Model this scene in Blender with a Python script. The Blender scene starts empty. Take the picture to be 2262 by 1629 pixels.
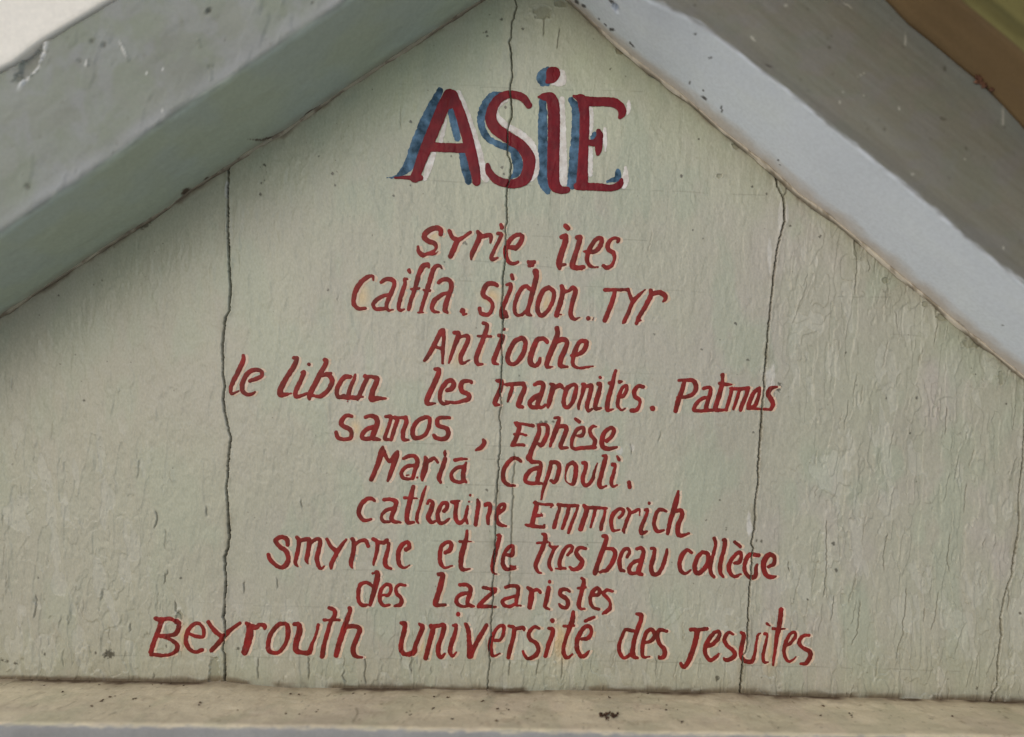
import bpy, math
import numpy as np
from mathutils import Vector

# ------------------------------------------------------------------ units
# Everything on the gable is laid out in millimetre-like units of 0.4 mm:
# (u right, v down, d out of the wall towards the viewer)
S = 0.0004
D = 1300.0                 # viewer's distance from the boards
FU, FV = 1275.0, 955.0     # point of the boards straight in front of the viewer
PD = 199.0                 # how far the rafters stand out from the boards
Z0 = 2.6                   # height of the middle of the gable over the ground

def P3(u, v, d):
    return np.stack([(u - 1131.0) * S, -d * S + 0 * u, (814.5 - v) * S + Z0], -1)

def back(pts, d):
    """points on a plane at height d over the boards, as (u, v)"""
    k = (D - d) / D
    return [(FU + (a - FU) * k, FV + (b - FV) * k) for a, b in pts]

# ------------------------------------------------------------------ camera, light
scn = bpy.context.scene
cam_d = bpy.data.cameras.new('camera')
cam = bpy.data.objects.new('camera', cam_d)
scn.collection.objects.link(cam)
cam.location = ((FU - 1131) * S, -D * S, (814.5 - FV) * S + Z0)
cam.rotation_euler = (math.radians(90), 0, 0)
cam_d.sensor_width = 36.0
cam_d.lens = 36.0 * D / 2262.0
cam_d.shift_x = -(FU - 1131) / 2262.0
cam_d.shift_y = (FV - 814.5) / 2262.0
cam_d.dof.use_dof = True
cam_d.dof.focus_distance = D * S
cam_d.dof.aperture_fstop = 1.6
cam_d.clip_start = 0.01
cam_d.clip_end = 2000
scn.camera = cam

SUN_AZ, SUN_EL = math.radians(32), math.radians(33)
w = bpy.data.worlds.new('World')
scn.world = w
w.use_nodes = True
nt = w.node_tree
bg = nt.nodes['Background']
sky = nt.nodes.new('ShaderNodeTexSky')
sky.sky_type = 'NISHITA'
sky.sun_disc = False
sky.dust_density = 1.2
sky.ozone_density = 1.0
sky.sun_elevation = SUN_EL
sky.sun_rotation = math.pi + SUN_AZ
nt.links.new(sky.outputs[0], bg.inputs[0])
bg.inputs[1].default_value = 0.15

sl = bpy.data.lights.new('sun', 'SUN')
sl.energy = 0.7
sl.angle = math.radians(80)
sl.color = (1.0, 0.92, 0.80)
so = bpy.data.objects.new('sun', sl)
scn.collection.objects.link(so)
sd = Vector((-math.sin(SUN_AZ) * math.cos(SUN_EL), -math.cos(SUN_AZ) * math.cos(SUN_EL), math.sin(SUN_EL)))
so.rotation_euler = (-sd).to_track_quat('-Z', 'Y').to_euler()
so.location = (-1, -2, 4)

scn.view_settings.view_transform = 'Standard'
scn.view_settings.look = 'None'
scn.view_settings.exposure = 0.09
scn.view_settings.gamma = 1.0

# ------------------------------------------------------------------ helpers
rng = np.random.default_rng(7)

def sm(a, b, x):
    t = np.clip((x - a) / (b - a), 0, 1)
    return t * t * (3 - 2 * t)

def _h(i, j, seed):
    n = np.sin(i * 127.1 + j * 311.7 + seed * 74.7) * 43758.5453
    return n - np.floor(n)

def vn(x, y, seed=0):
    xi, yi = np.floor(x), np.floor(y)
    fx, fy = x - xi, y - yi
    fx = fx * fx * (3 - 2 * fx)
    fy = fy * fy * (3 - 2 * fy)
    a, b = _h(xi, yi, seed), _h(xi + 1, yi, seed)
    c, d = _h(xi, yi + 1, seed), _h(xi + 1, yi + 1, seed)
    return (a + (b - a) * fx) * (1 - fy) + (c + (d - c) * fx) * fy

def fbm(x, y, seed=0, n=3):
    s, amp, tot = 0, 1.0, 0
    for k in range(n):
        s = s + amp * vn(x, y, seed + 13 * k)
        tot += amp
        amp *= 0.5
        x, y = x * 2.03 + 5.3, y * 2.03 + 9.1
    return s / tot

def lin(r, g, b):
    f = lambda c: c / 12.92 if c <= 0.04045 else ((c + 0.055) / 1.055) ** 2.4
    return np.array([f(r / 255), f(g / 255), f(b / 255)])

def mixc(c, t, col):
    t = np.asarray(t)[..., None]
    return c * (1 - t) + np.asarray(col) * t

def mesh_np(name, co, polys, mat, parent=None, col=None, smooth=True):
    """polys: list of int arrays (n, k), each of faces with k corners"""
    me = bpy.data.meshes.new(name)
    co = np.asarray(co, np.float32)
    me.vertices.add(len(co))
    me.vertices.foreach_set('co', co.ravel())
    polys = [np.asarray(p, np.int32) for p in polys if len(p)]
    loops = np.concatenate([p.ravel() for p in polys])
    tot = np.concatenate([np.full(len(p), p.shape[1], np.int32) for p in polys])
    st = np.concatenate([[0], np.cumsum(tot)[:-1]]).astype(np.int32)
    me.loops.add(len(loops))
    me.loops.foreach_set('vertex_index', loops)
    me.polygons.add(len(tot))
    me.polygons.foreach_set('loop_start', st)
    me.polygons.foreach_set('loop_total', tot)
    me.polygons.foreach_set('use_smooth', np.full(len(tot), smooth))
    if col is not None:
        a = me.color_attributes.new('Col', 'FLOAT_COLOR', 'POINT')
        c4 = np.ones((len(co), 4), np.float32)
        c4[:, :3] = np.clip(col, 0.004, 0.9)
        a.data.foreach_set('color', c4.ravel())
    me.update(calc_edges=True)
    me.validate()
    me.materials.append(mat)
    o = bpy.data.objects.new(name, me)
    scn.collection.objects.link(o)
    if parent is not None:
        o.parent = parent
    return o

def grid_faces(n, m, flip=False):
    i = np.arange(n * m).reshape(n, m)
    q = np.stack([i[:-1, :-1], i[1:, :-1], i[1:, 1:], i[:-1, 1:]], -1).reshape(-1, 4)
    return q[:, ::-1] if flip else q

def tag(o, label, cat, group=None, kind=None):
    if label:
        o['label'] = label
    if cat:
        o['category'] = cat
        o['kind'] = 'thing'
    if group:
        o['group'] = group
    if kind:
        o['kind'] = kind
    return o

def mat_attr(name, rough=0.6, grain=900, amount=0.10, bump=0.15, bscale=500, bdist=0.0004, stretch=(1, 1, 1), spec=0.35):
    m = bpy.data.materials.new(name)
    m.use_nodes = True
    t = m.node_tree
    b = t.nodes['Principled BSDF']
    at = t.nodes.new('ShaderNodeAttribute')
    at.attribute_name = 'Col'
    tc = t.nodes.new('ShaderNodeTexCoord')
    mp = t.nodes.new('ShaderNodeMapping')
    mp.inputs['Scale'].default_value = stretch
    t.links.new(tc.outputs['Object'], mp.inputs[0])
    nz = t.nodes.new('ShaderNodeTexNoise')
    nz.inputs['Scale'].default_value = grain
    nz.inputs['Detail'].default_value = 4
    t.links.new(mp.outputs[0], nz.inputs['Vector'])
    mr = t.nodes.new('ShaderNodeMapRange')
    mr.inputs['From Min'].default_value = 0.3
    mr.inputs['From Max'].default_value = 0.7
    mr.inputs['To Min'].default_value = 1 - amount
    mr.inputs['To Max'].default_value = 1 + amount
    t.links.new(nz.outputs['Fac'], mr.inputs['Value'])
    mx = t.nodes.new('ShaderNodeVectorMath')
    mx.operation = 'SCALE'
    t.links.new(at.outputs['Color'], mx.inputs[0])
    t.links.new(mr.outputs[0], mx.inputs['Scale'])
    t.links.new(mx.outputs[0], b.inputs['Base Color'])
    b.inputs['Roughness'].default_value = rough
    b.inputs['Specular IOR Level'].default_value = spec
    n2 = t.nodes.new('ShaderNodeTexNoise')
    n2.inputs['Scale'].default_value = bscale
    n2.inputs['Detail'].default_value = 5
    t.links.new(mp.outputs[0], n2.inputs['Vector'])
    bp = t.nodes.new('ShaderNodeBump')
    bp.inputs['Strength'].default_value = bump
    bp.inputs['Distance'].default_value = bdist
    t.links.new(n2.outputs['Fac'], bp.inputs['Height'])
    t.links.new(bp.outputs[0], b.inputs['Normal'])
    return m

def mat_paint(name, c1, c2, scale=160, rough=0.45, spec=0.4, bump=0.2):
    m = bpy.data.materials.new(name)
    m.use_nodes = True
    t = m.node_tree
    b = t.nodes['Principled BSDF']
    tc = t.nodes.new('ShaderNodeTexCoord')
    nz = t.nodes.new('ShaderNodeTexNoise')
    nz.inputs['Scale'].default_value = scale
    nz.inputs['Detail'].default_value = 6
    nz.inputs['Roughness'].default_value = 0.6
    t.links.new(tc.outputs['Object'], nz.inputs['Vector'])
    cr = t.nodes.new('ShaderNodeValToRGB')
    cr.color_ramp.elements[0].position = 0.36
    cr.color_ramp.elements[1].position = 0.66
    cr.color_ramp.elements[0].color = (*c1, 1)
    cr.color_ramp.elements[1].color = (*c2, 1)
    t.links.new(nz.outputs['Fac'], cr.inputs['Fac'])
    t.links.new(cr.outputs['Color'], b.inputs['Base Color'])
    b.inputs['Roughness'].default_value = rough
    b.inputs['Specular IOR Level'].default_value = spec
    n2 = t.nodes.new('ShaderNodeTexNoise')
    n2.inputs['Scale'].default_value = 700
    n2.inputs['Detail'].default_value = 4
    t.links.new(tc.outputs['Object'], n2.inputs['Vector'])
    bp = t.nodes.new('ShaderNodeBump')
    bp.inputs['Strength'].default_value = bump
    bp.inputs['Distance'].default_value = 0.0003
    t.links.new(n2.outputs['Fac'], bp.inputs['Height'])
    t.links.new(bp.outputs[0], b.inputs['Normal'])
    return m

M_BOARD = mat_attr('old_cream_green_paint', rough=0.38, grain=650, amount=0.09, bump=0.5, bscale=300, stretch=(1, 1, 0.6), bdist=0.0006, spec=0.5)
M_TIMBER = mat_attr('painted_timber', rough=0.55, grain=350, amount=0.05, bump=0.14, bscale=260, bdist=0.0006)
M_BEAM = mat_attr('dusty_painted_beam', rough=0.75, grain=420, amount=0.05, bump=0.4, bscale=500, bdist=0.0006, spec=0.2)
M_RED = mat_paint('oxide_red_letter_paint', (0.125, 0.016, 0.010), (0.265, 0.019, 0.016), scale=75, rough=0.45, spec=0.18)
M_REDB = mat_paint('heading_red_paint', (0.120, 0.007, 0.011), (0.205, 0.009, 0.014), scale=60, rough=0.4, spec=0.15)
M_BLUE = mat_paint('blue_shading_paint', (0.010, 0.036, 0.060), (0.105, 0.200, 0.300), scale=95, rough=0.55, spec=0.2)
M_WHITE = mat_paint('white_highlight_paint', (0.52, 0.46, 0.40), (0.74, 0.70, 0.65), scale=140, rough=0.6)
M_CREAM = mat_paint('pale_pink_highlight_paint', (0.57, 0.415, 0.275), (0.68, 0.525, 0.40), scale=60, rough=0.6)
M_DARKBIT = mat_paint('brown_dirt', (0.03, 0.018, 0.012), (0.12, 0.065, 0.04), scale=500, rough=0.9, spec=0.1)
M_NEST = mat_paint('reddish_brown_nest', (0.06, 0.026, 0.018), (0.28, 0.14, 0.085), scale=400, rough=0.9, spec=0.1)
M_CRUMB = mat_paint('grey_brown_crumbs', (0.06, 0.042, 0.027), (0.20, 0.14, 0.09), scale=300, rough=0.9, spec=0.1)
M_GROUND = mat_paint('pale_bounce_ground', (0.62, 0.59, 0.53), (0.74, 0.71, 0.64), scale=3, rough=0.9, spec=0.1)  # unseen ground, made pale to throw light up at the gable

# ------------------------------------------------------------------ unseen ground, added for bounce light
gx = np.linspace(-60, 60, 41)
gX, gY = np.meshgrid(gx, gx)
gz = 0.03 * (fbm(gX * 0.2, gY * 0.2, 3) - 0.5)
ground = mesh_np('ground', np.stack([gX, gY, gz], -1).reshape(-1, 3), [grid_faces(41, 41, True)], M_GROUND)
ground['kind'] = 'structure'

# ------------------------------------------------------------------ the boarded gable: lines
# meeting line of boards and rafters / beam
L_IN = [(-1400, 1622), (0, 700), (270, 523), (314, 497), (375, 458), (422, 421), (506, 368), (567, 326), (628, 292), (709, 236), (760, 199), (1040, 18), (1187, -74)]
R_IN = [(1187, -60), (1256, 0), (1317, 58), (1362, 99), (1423, 151), (1521, 225), (1593, 289), (1696, 371), (1760, 430), (1838, 486), (1905, 541), (1982, 608), (2046, 659), (2100, 707), (2178, 769), (2262, 837), (3400, 1785)]
B_IN = [(-1400, 1480), (0, 1501), (160, 1503), (420, 1508), (500, 1507), (620, 1519), (760, 1521), (950, 1522), (1010, 1525), (1080, 1524), (1100, 1528), (1240, 1525), (1400, 1529), (1640, 1532), (1780, 1539), (2000, 1544), (2262, 1552), (3400, 1585)]
interp = lambda x, pts: np.interp(x, [p[0] for p in pts], [p[1] for p in pts])

GAPS = [
 (5.0, [(505, 366), (504, 420), (504, 500), (506, 560), (509, 640), (507, 688), (498, 702), (492, 760), (493, 830), (496.6, 854), (493, 878), (494.5, 902), (504, 945), (510, 968), (505, 1020), (500, 1080), (504, 1130), (507, 1185), (504, 1208), (497, 1230), (499, 1300), (496, 1340), (493.5, 1363), (498, 1381), (497, 1403), (492, 1430), (491, 1438), (497, 1447), (496, 1512)]),
 (2.3, [(1137, -80), (1137.4, 0), (1141, 14), (1134.8, 40), (1130, 50), (1129.5, 83), (1124, 94), (1127, 103), (1129.5, 124), (1129.7, 147), (1131, 168), (1126, 197), (1129.7, 230), (1131, 255), (1122, 281), (1120.8, 343), (1128.5, 358), (1127, 389), (1121, 414), (1119.5, 438), (1120, 493), (1116, 503), (1117.7, 528), (1116, 580), (1110.5, 620), (1110.5, 653), (1108, 672), (1111.4, 708), (1107.8, 766), (1108.9, 788), (1106.9, 837), (1104.6, 866), (1107.6, 893), (1102, 923), (1106, 938), (1105, 999), (1100.6, 1019), (1102.8, 1033), (1098, 1065), (1099, 1086), (1096, 1103), (1093.8, 1194), (1090.2, 1270), (1087, 1294), (1091, 1323), (1087, 1335), (1087.6, 1350), (1084, 1378), (1085, 1403), (1081, 1436), (1083, 1462), (1078.5, 1489), (1077, 1528)]),
 (3.0, [(1711, 370), (1716, 408), (1729.6, 435), (1733, 452), (1733, 489), (1723, 527), (1716, 555), (1708, 620), (1702, 680), (1697, 730), (1691, 800), (1690, 818), (1686.6, 840), (1688.8, 855), (1684, 893), (1682, 928), (1677, 1000), (1674, 1040), (1675, 1070), (1668, 1110), (1668, 1150), (1666.5, 1170), (1662.5, 1182), (1659.5, 1202), (1663.6, 1211), (1661.4, 1226), (1660, 1260), (1655.8, 1297), (1655, 1330), (1651.7, 1348), (1652.8, 1370), (1650.6, 1396), (1651.7, 1423), (1648, 1438), (1641, 1450), (1640.6, 1463), (1638, 1489), (1634, 1535)]),
 (3.6, [(2266, 830), (2262, 960), (2258, 1030), (2249, 1100), (2251, 1160), (2241, 1220), (2234, 1270), (2224, 1300), (2216, 1334), (2209, 1367), (2212, 1404), (2204, 1462), (2202, 1516), (2191, 1529), (2187, 1552)]),
 (4.0, [(-104, 740), (-100, 1000), (-92, 1510)]),
 (4.0, [(2830, 1250), (2800, 1580)]),
 (4.0, [(-690, 1100), (-680, 1510)]),
]
HAIR = [  # fine cracks: width, points
 (1.6, [(1137, 1002), (1137, 1028), (1133.7, 1055), (1132.6, 1082), (1133.7, 1104), (1131.4, 1120), (1130, 1175), (1128, 1237), (1125.7, 1290), (1125, 1304)]),
 (1.5, [(1739, 412), (1737, 424), (1730, 436)]),
 (1.5, [(2226, 1300), (2231, 1325), (2225, 1350)]),
 (1.3, [(2002, 1300), (2000, 1360), (1994, 1375), (1996, 1400), (1984, 1430), (1978, 1455)]),
 (1.3, [(1824, 1150), (1826, 1240), (1822, 1300), (1818, 1317)]),
 (1.4, [(1393, 983), (1397, 993), (1395, 1002)]),
 (1.5, [(385, 1330), (387, 1350), (396, 1360), (400, 1372)]),
 (1.2, [(1202, 42), (1200, 60), (1201, 78)]),
 (1.2, [(1236, 62), (1232, 90), (1230, 106)]),
 (1.2, [(1880, 520), (1888, 530), (1892, 560), (1893, 590), (1888, 650)]),
 (1.2, [(1916, 575), (1921, 590), (1918, 600)]),
 (1.2, [(1978, 690), (1981, 725)]),
 (1.2, [(80, 1315), (80, 1340), (75, 1365)]),
 (1.2, [(288, 1378), (286, 1396)]),
 (1.2, [(910, 1438), (911, 1455), (906, 1470), (909, 1488)]),
 (1.2, [(340, 1488), (339, 1500)]),
 (1.2, [(2090, 900), (2088, 960)]),
 (1.1, [(1740, 1240), (1742, 1262)]),
 (1.2, [(1843, 1318), (1836, 1370)]),
 (1.3, [(571, 1455), (569, 1480), (572, 1500)]), (1.3, [(682, 1452), (683, 1500)]), (1.4, [(806, 1448), (809, 1470), (805, 1485), (809, 1512)]),
 (1.3, [(762, 1482), (757, 1492), (764, 1506)]), (1.2, [(1190, 1458), (1184, 1490)]), (1.2, [(1242, 1452), (1240, 1500)]), (1.2, [(1126, 1460), (1124, 1492)]),
 (1.4, [(343, 1130), (347, 1150), (341, 1168)]), (1.2, [(366, 1266), (362, 1290)]), (1.2, [(371, 1260), (368, 1272)]), (1.2, [(665, 1105), (668, 1122)]),
 (1.2, [(540, 1285), (539, 1310)]), (1.1, [(612, 1278), (614, 1300)]), (1.2, [(455, 1120), (456, 1140)]), (1.3, [(2096, 1180), (2092, 1240), (2098, 1262)]), (1.2, [(2135, 1070), (2130, 1130)]),
 (1.2, [(1960, 1180), (1950, 1230), (1953, 1260)]), (1.2, [(1900, 1330), (1893, 1400), (1880, 1425)]), (1.2, [(2042, 1345), (2040, 1372)]), (1.2, [(2072, 1310), (2066, 1360), (2058, 1390)]),
]

# ------------------------------------------------------------------ grid of the boards
STEP = 1.5
xf = np.arange(-30, 2295, STEP)
yf = np.arange(-90, 1575, STEP)
xs = np.concatenate([np.arange(-1390, -30, 20), xf, np.arange(xf[-1] + 15, 3390, 20)])
ys = np.concatenate([yf, [1590, 1610]])
U, V = np.meshgrid(xs, ys)
IX0 = int(np.searchsorted(xs, -30))

def boards():
    # board number, its own level and slight cupping
    lines = sorted(GAPS, key=lambda g: g[1][0][0])
    H = np.zeros_like(U)
    groove = np.zeros_like(U)
    mind = np.full_like(U, 1e9)
    jit = (fbm(U * 0 + 3.3, V / 7.0, 5, 2) - 0.5) * 3.2
    idx = np.zeros(U.shape, int)
    for k, (wd, pts) in enumerate(lines):
        yy = [p[1] for p in pts]
        xx = [p[0] for p in pts]
        xc = np.interp(V, yy, xx) + jit
        dx = U - xc
        idx += dx > 0
        ww = wd * (0.43 if wd > 4.5 else 0.38) * (0.75 + 0.7 * fbm(V / 26.0, V * 0 + k * 3.1, 9, 2))
        thin = sm(3.2, 1.6, wd) * (sm(160, 700, V) if k == 3 else 1.0)      # hairline joints, partly filled with paint
        ww = ww * (1 - 0.25 * thin)
        fill = 1 - 0.60 * thin * vn(V / 23.0, V * 0 + k, 57) - 0.12 * thin
        groove = np.maximum(groove, fill * sm(ww + 1.0, ww - 1.0, np.abs(dx)))
        mind = np.where(np.abs(dx) < np.abs(mind), dx, mind)
        # paint lips curling up along the joint
        lip = np.exp(-((np.abs(dx) - ww - 3) / 3.0) ** 2) * vn(V / 17.0, V * 0 + k + np.sign(dx) * 9, 21)
        H += 1.3 * lip
    lev = np.array([0.0, 1.5, -0.8, 1.0, -0.5, 1.1, 0.2, 0.6, 0.0])
    H += lev[idx]
    H += 1.2 * (vn(idx * 7.7 + U / 300.0, V / 700.0, 31) - 0.5)
    # grain and thick old paint
    wu = U + 14 * (fbm(U / 90, V / 160, 41, 2) - 0.5)
    # density of flaking: right, bottom, left
    dens = np.clip(0.10 + 0.9 * sm(1650, 1850, U) * sm(350, 620, V) + 0.75 * sm(1230, 1430, V) + 0.55 * sm(480, 250, U) * sm(760, 1050, V), 0, 1)
    grain = fbm(wu / 10.0, V / 75.0, 51, 3)
    H += 0.45 * (grain - 0.5)
    H += 1.3 * (fbm(wu / 17.0 + 31, V / 26.0, 53, 3) - 0.5)
    H += 2.2 * (fbm(wu / 40.0, V / 90.0, 61, 3) - 0.5)
    H += 0.55 * (fbm(U / 7.0, V / 10.0, 71, 2) - 0.5)
    bl = fbm(wu / 22.0 + 9, V / 60.0, 73, 3)
    H += (0.5 + 0.7 * dens) * sm(0.56, 0.70, bl)
    fl = fbm((wu + (V - 900) * 0.06) / 21.0, V / 100.0, 81, 3)
    fl += 0.05 * (fbm(U / 6, V / 12, 85, 2) - 0.5)
    th = 0.63 - 0.05 * dens
    chip = sm(th, th + 0.012, fl)               # 1 where the top coat has come off
    fl2 = fbm((wu - (V - 900) * 0.1) / 30.0 + 40, V / 80.0, 91, 3)
    chip2 = sm(0.63, 0.642, fl2) * sm(0.2, 0.7, dens)
    H -= (0.3 + 0.8 * dens) * chip + 0.7 * chip2
    curl = sm(th - 0.05, th, fl) * (1 - chip)
    H += (0.1 + 0.7 * dens) * curl * vn(U / 60, V / 90, 87)
    nt_ = fbm((wu + (V - 900) * 0.10) / 46.0 + 70, V / 110.0, 95, 3) * 6 + 0.25 * fbm(U / 5, V / 9, 97, 2)
    fr_ = nt_ - np.floor(nt_)
    patch = sm(0.40, 0.62, fbm(U / 120.0, V / 150.0, 99, 3)) * (0.25 + 0.9 * dens)
    H += 1.25 * patch * (sm(0.0, 0.07, fr_) - fr_)           # overlapping curled flakes
    flake_edge = patch * np.exp(-(fr_ / 0.05) ** 2)
    hair = np.zeros_like(U)

    def scratch(pts, wd, depth, lipside=0.0, blur=1.0):
        px = np.array([p[0] for p in pts], float)
        py = np.array([p[1] for p in pts], float)
        a, b = np.searchsorted(ys, py.min() - 6), np.searchsorted(ys, py.max() + 6)
        c, d = np.searchsorted(xs, px.min() - 16), np.searchsorted(xs, px.max() + 16)
        if b - a < 2 or d - c < 2:
            return
        u, v = U[a:b, c:d], V[a:b, c:d]
        xc = np.interp(v, py, px) + (vn(v / 6.0, v * 0 + px[0], 3) - 0.5) * 2.4
        end = sm(py.min() - 5, py.min() + 5, v) * sm(py.max() + 5, py.max() - 5, v)
        g = np.exp(-((u - xc) / wd) ** 2) * end
        H[a:b, c:d] -= depth * g
        if lipside:
            s = (u - xc) * lipside
            H[a:b, c:d] += 1.9 * end * np.where(s > 0, np.exp(-s / 5.0) * sm(0, 1.5, s), 0)
        hair[a:b, c:d] = np.maximum(hair[a:b, c:d], g * min(1, depth / 3.0))

    for wd, pts in HAIR:
        scratch(pts, wd * 0.9, 3.0 if wd < 1.45 else 4.0, -1.0 if wd < 1.45 else 0.0)
    r = np.random.default_rng(23)
    n = 0
    while n < 300:
        x, y = r.uniform(-20, 2290), r.uniform(60, 1530)
        dd = 0.05 + 0.9 * sm(1650, 1850, x) * sm(380, 700, y) + 0.7 * sm(1260, 1430, y) + 0.55 * sm(480, 250, x) * sm(760, 1050, y)
        if r.uniform() > dd:
            n += 0.25
            continue
        n += 1
        ln = r.uniform(10, 46) * (1.5 if x > 1750 else 1)
        sl_ = r.uniform(-0.25, 0.05) - (0.12 if x > 1750 else 0)
        pts = [(x + sl_ * t * ln + r.uniform(-2, 2), y + t * ln) for t in np.linspace(0, 1, 5)]
        scratch(pts, r.uniform(0.8, 1.4), r.uniform(0.5, 2.0), r.choice([-1, 1, 1]))
    # ------- colour of the paint
    base = np.array([0.402, 0.374, 0.302])
    c = np.ones(U.shape + (3,)) * base
    lo = fbm(U / 420.0, V / 420.0, 101, 3)
    c *= (0.90 + 0.24 * lo)[..., None]
    # greener old coat near the ridge and along the slopes, lightened to offset the rafters' shade, pinkish patches to the right
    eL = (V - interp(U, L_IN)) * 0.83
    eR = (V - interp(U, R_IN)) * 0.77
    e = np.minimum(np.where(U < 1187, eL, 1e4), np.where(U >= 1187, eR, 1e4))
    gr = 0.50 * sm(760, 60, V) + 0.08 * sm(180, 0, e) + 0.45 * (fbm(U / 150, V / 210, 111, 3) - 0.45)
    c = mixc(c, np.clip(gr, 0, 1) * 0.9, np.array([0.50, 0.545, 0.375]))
    pk = sm(0.50, 0.72, fbm(U / 130.0, V / 170.0, 121, 3)) * (0.35 + 0.65 * sm(1500, 1900, U))
    c = mixc(c, pk * 0.6, np.array([0.455, 0.395, 0.365]))
    gg = sm(0.52, 0.70, fbm(U / 70.0, V / 150.0, 131, 3))
    c = mixc(c, gg * 0.5, np.array([0.375, 0.40, 0.305]))
    c *= np.array([0.930, 0.935, 0.885])
    c = mixc(c, 0.35 * sm(900, 100, U), np.array([0.43, 0.395, 0.275]))
    c *= (0.98 + 0.04 * grain)[..., None]
    c = mixc(c, flake_edge * 0.30, np.array([0.20, 0.185, 0.125]))
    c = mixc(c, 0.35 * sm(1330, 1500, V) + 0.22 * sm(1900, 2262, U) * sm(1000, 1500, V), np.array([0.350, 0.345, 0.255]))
    c = mixc(c, chip * (0.12 + 0.2 * dens), np.array([0.36, 0.355, 0.26]))
    c = mixc(c, chip2 * 0.25, np.array([0.52, 0.50, 0.42]))
    c = mixc(c, np.clip(hair * 0.75, 0, 0.85), np.array([0.10, 0.085, 0.05]))
    # pencil guide lines of the sign writer
    def pencil(x0, y0, x1, y1, st):
        a, b = np.searchsorted(ys, min(y0, y1) - 4), np.searchsorted(ys, max(y0, y1) + 4)
        q, d = np.searchsorted(xs, x0), np.searchsorted(xs, x1)
        u, v = U[a:b, q:d], V[a:b, q:d]
        yc = y0 + (y1 - y0) * (u - x0) / (x1 - x0) + (vn(u / 60.0, u * 0, 7) - 0.5) * 2
        t = np.exp(-((v - yc) / 1.1) ** 2) * st * sm(0.2, 0.6, vn(u / 22.0, u * 0 + y0, 17))
        c[a:b, q:d] = mixc(c[a:b, q:d], t, np.array([0.16, 0.155, 0.115]))
    for ln in [(1010, 514, 1430, 531, .45), (1020, 574, 1345, 600, .5), (1000, 620, 1130, 624, .5), (1280, 632, 1560, 646, .3),
               (935, 399, 1690, 432, .45), (1060, 193, 1420, 202, .4), (880, 186, 1080, 190, .25), (1090, 742, 1300, 752, .55), (1080, 836, 1110, 838, .5),
               (905, 979, 1300, 992, .4), (1000, 1013, 1115, 1015, .5), (900, 1068, 1330, 1077, .45), (960, 1160, 1210, 1168, .3),
               (940, 1195, 1390, 1200, .45), (690, 1257, 1110, 1265, .4), (1100, 1266, 1600, 1272, .35), (960, 1340, 1150, 1347, .3),
               (240, 1448, 330, 1451, .5), (440, 1450, 900, 1456, .35), (900, 1457, 1400, 1461, .25), (1439, 1463, 2160, 1484, .45),
               (1850, 656, 1966, 658, .55), (1830, 615, 1890, 617, .35), (1965, 740, 2030, 742, .3), (560, 1338, 760, 1342, .25), (1330, 824, 1560, 828, .25), (400, 1332, 560, 1334, .2)]:
        pencil(*ln)
    # dark specks: fixed ones and scattered fly spots
    sp = [(1074, 72, 3.2), (1076, 80, 2.6), (1068, 73, 2.2), (1108, 44, 3.2), (1155, 63, 3.2), (1082, 33, 2), (585, 366, 3), (578, 405, 2.6), (584, 400, 2), (576, 430, 3), (740, 410, 3),
          (735, 384, 3), (705, 346, 2.6), (744, 380, 2), (185, 884, 3), (1348, 152, 3), (1382, 168, 2), (1506, 390, 3), (1625, 715, 4), (1652, 796, 3), (1790, 447, 3), (1662, 412, 3),
          (1694, 428, 2.6), (1505, 388, 2.6), (1544, 307, 3), (1810, 523, 3), (1745, 500, 2.4), (1553, 527, 3.2), (1868, 780, 2.4), (1958, 880, 2.4), (2024, 880, 3.5), (2006, 740, 2), (2222, 893, 2.5),
          (238, 1445, 9), (247, 1446, 7), (232, 1446, 6), (212, 1442, 3), (97, 1446, 3.5), (33, 1467, 4), (15, 1460, 4), (5, 1459, 4), (1584, 1498, 5), (1583, 1503, 3), (1875, 1535, 6), (2158, 1520, 4),
          (1082, 1173, 2), (1076, 1083, 3.4), (1186, 938, 4), (1196, 935, 5), (1206, 934, 4), (1222, 933, 3), (1418, 1188, 3.2), (1671, 1194, 3), (1681, 1195, 3.4), (1718, 858, 7), (1722, 850, 5), (1741, 1255, 2.4),
          (320, 494, 10), (312, 500, 7), (329, 488, 6), (1109, 371, 3), (1113, 386, 3), (1117, 238, 3), (908, 269, 3), (870, 432, 3), (936, 428, 2), (1025, 535, 4), (1030, 540, 3), (1052, 725, 2.5), (526, 1432, 4), (367, 1428, 2.5),
          (2094, 1500, 2.2), (1320, 1480, 2), (1840, 1200, 5), (1846, 1260, 4), (1590, 1105, 2.5), (1560, 1150, 2.5), (190, 630, 2), (225, 620, 2), (205, 628, 2)]
    for _ in range(330):
        sp.append((r.uniform(0, 2262), r.uniform(0, 1530), abs(r.normal(0, 0.8)) + 0.7))
    def spot(x, y, rad, colr=(0.07, 0.062, 0.04), st=0.85):
        a, b = np.searchsorted(ys, y - 3 * rad - 3), np.searchsorted(ys, y + 3 * rad + 3)
        q, d = np.searchsorted(xs, x - 3 * rad - 3), np.searchsorted(xs, x + 3 * rad + 3)
        if b - a < 2 or d - q < 2:
            return
        u, v = U[a:b, q:d], V[a:b, q:d]
        dd = np.hypot(u - x, (v - y) * 0.9) / rad + (fbm(u / 3.5, v / 3.5, 141, 2) - 0.5) * 1.6
        c[a:b, q:d] = mixc(c[a:b, q:d], st * sm(1.1, 0.55, dd), np.array(colr))
    for x, y, rad in sp:
        spot(x, y, rad, st=0.85 if rad > 2 else 0.55)
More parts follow.
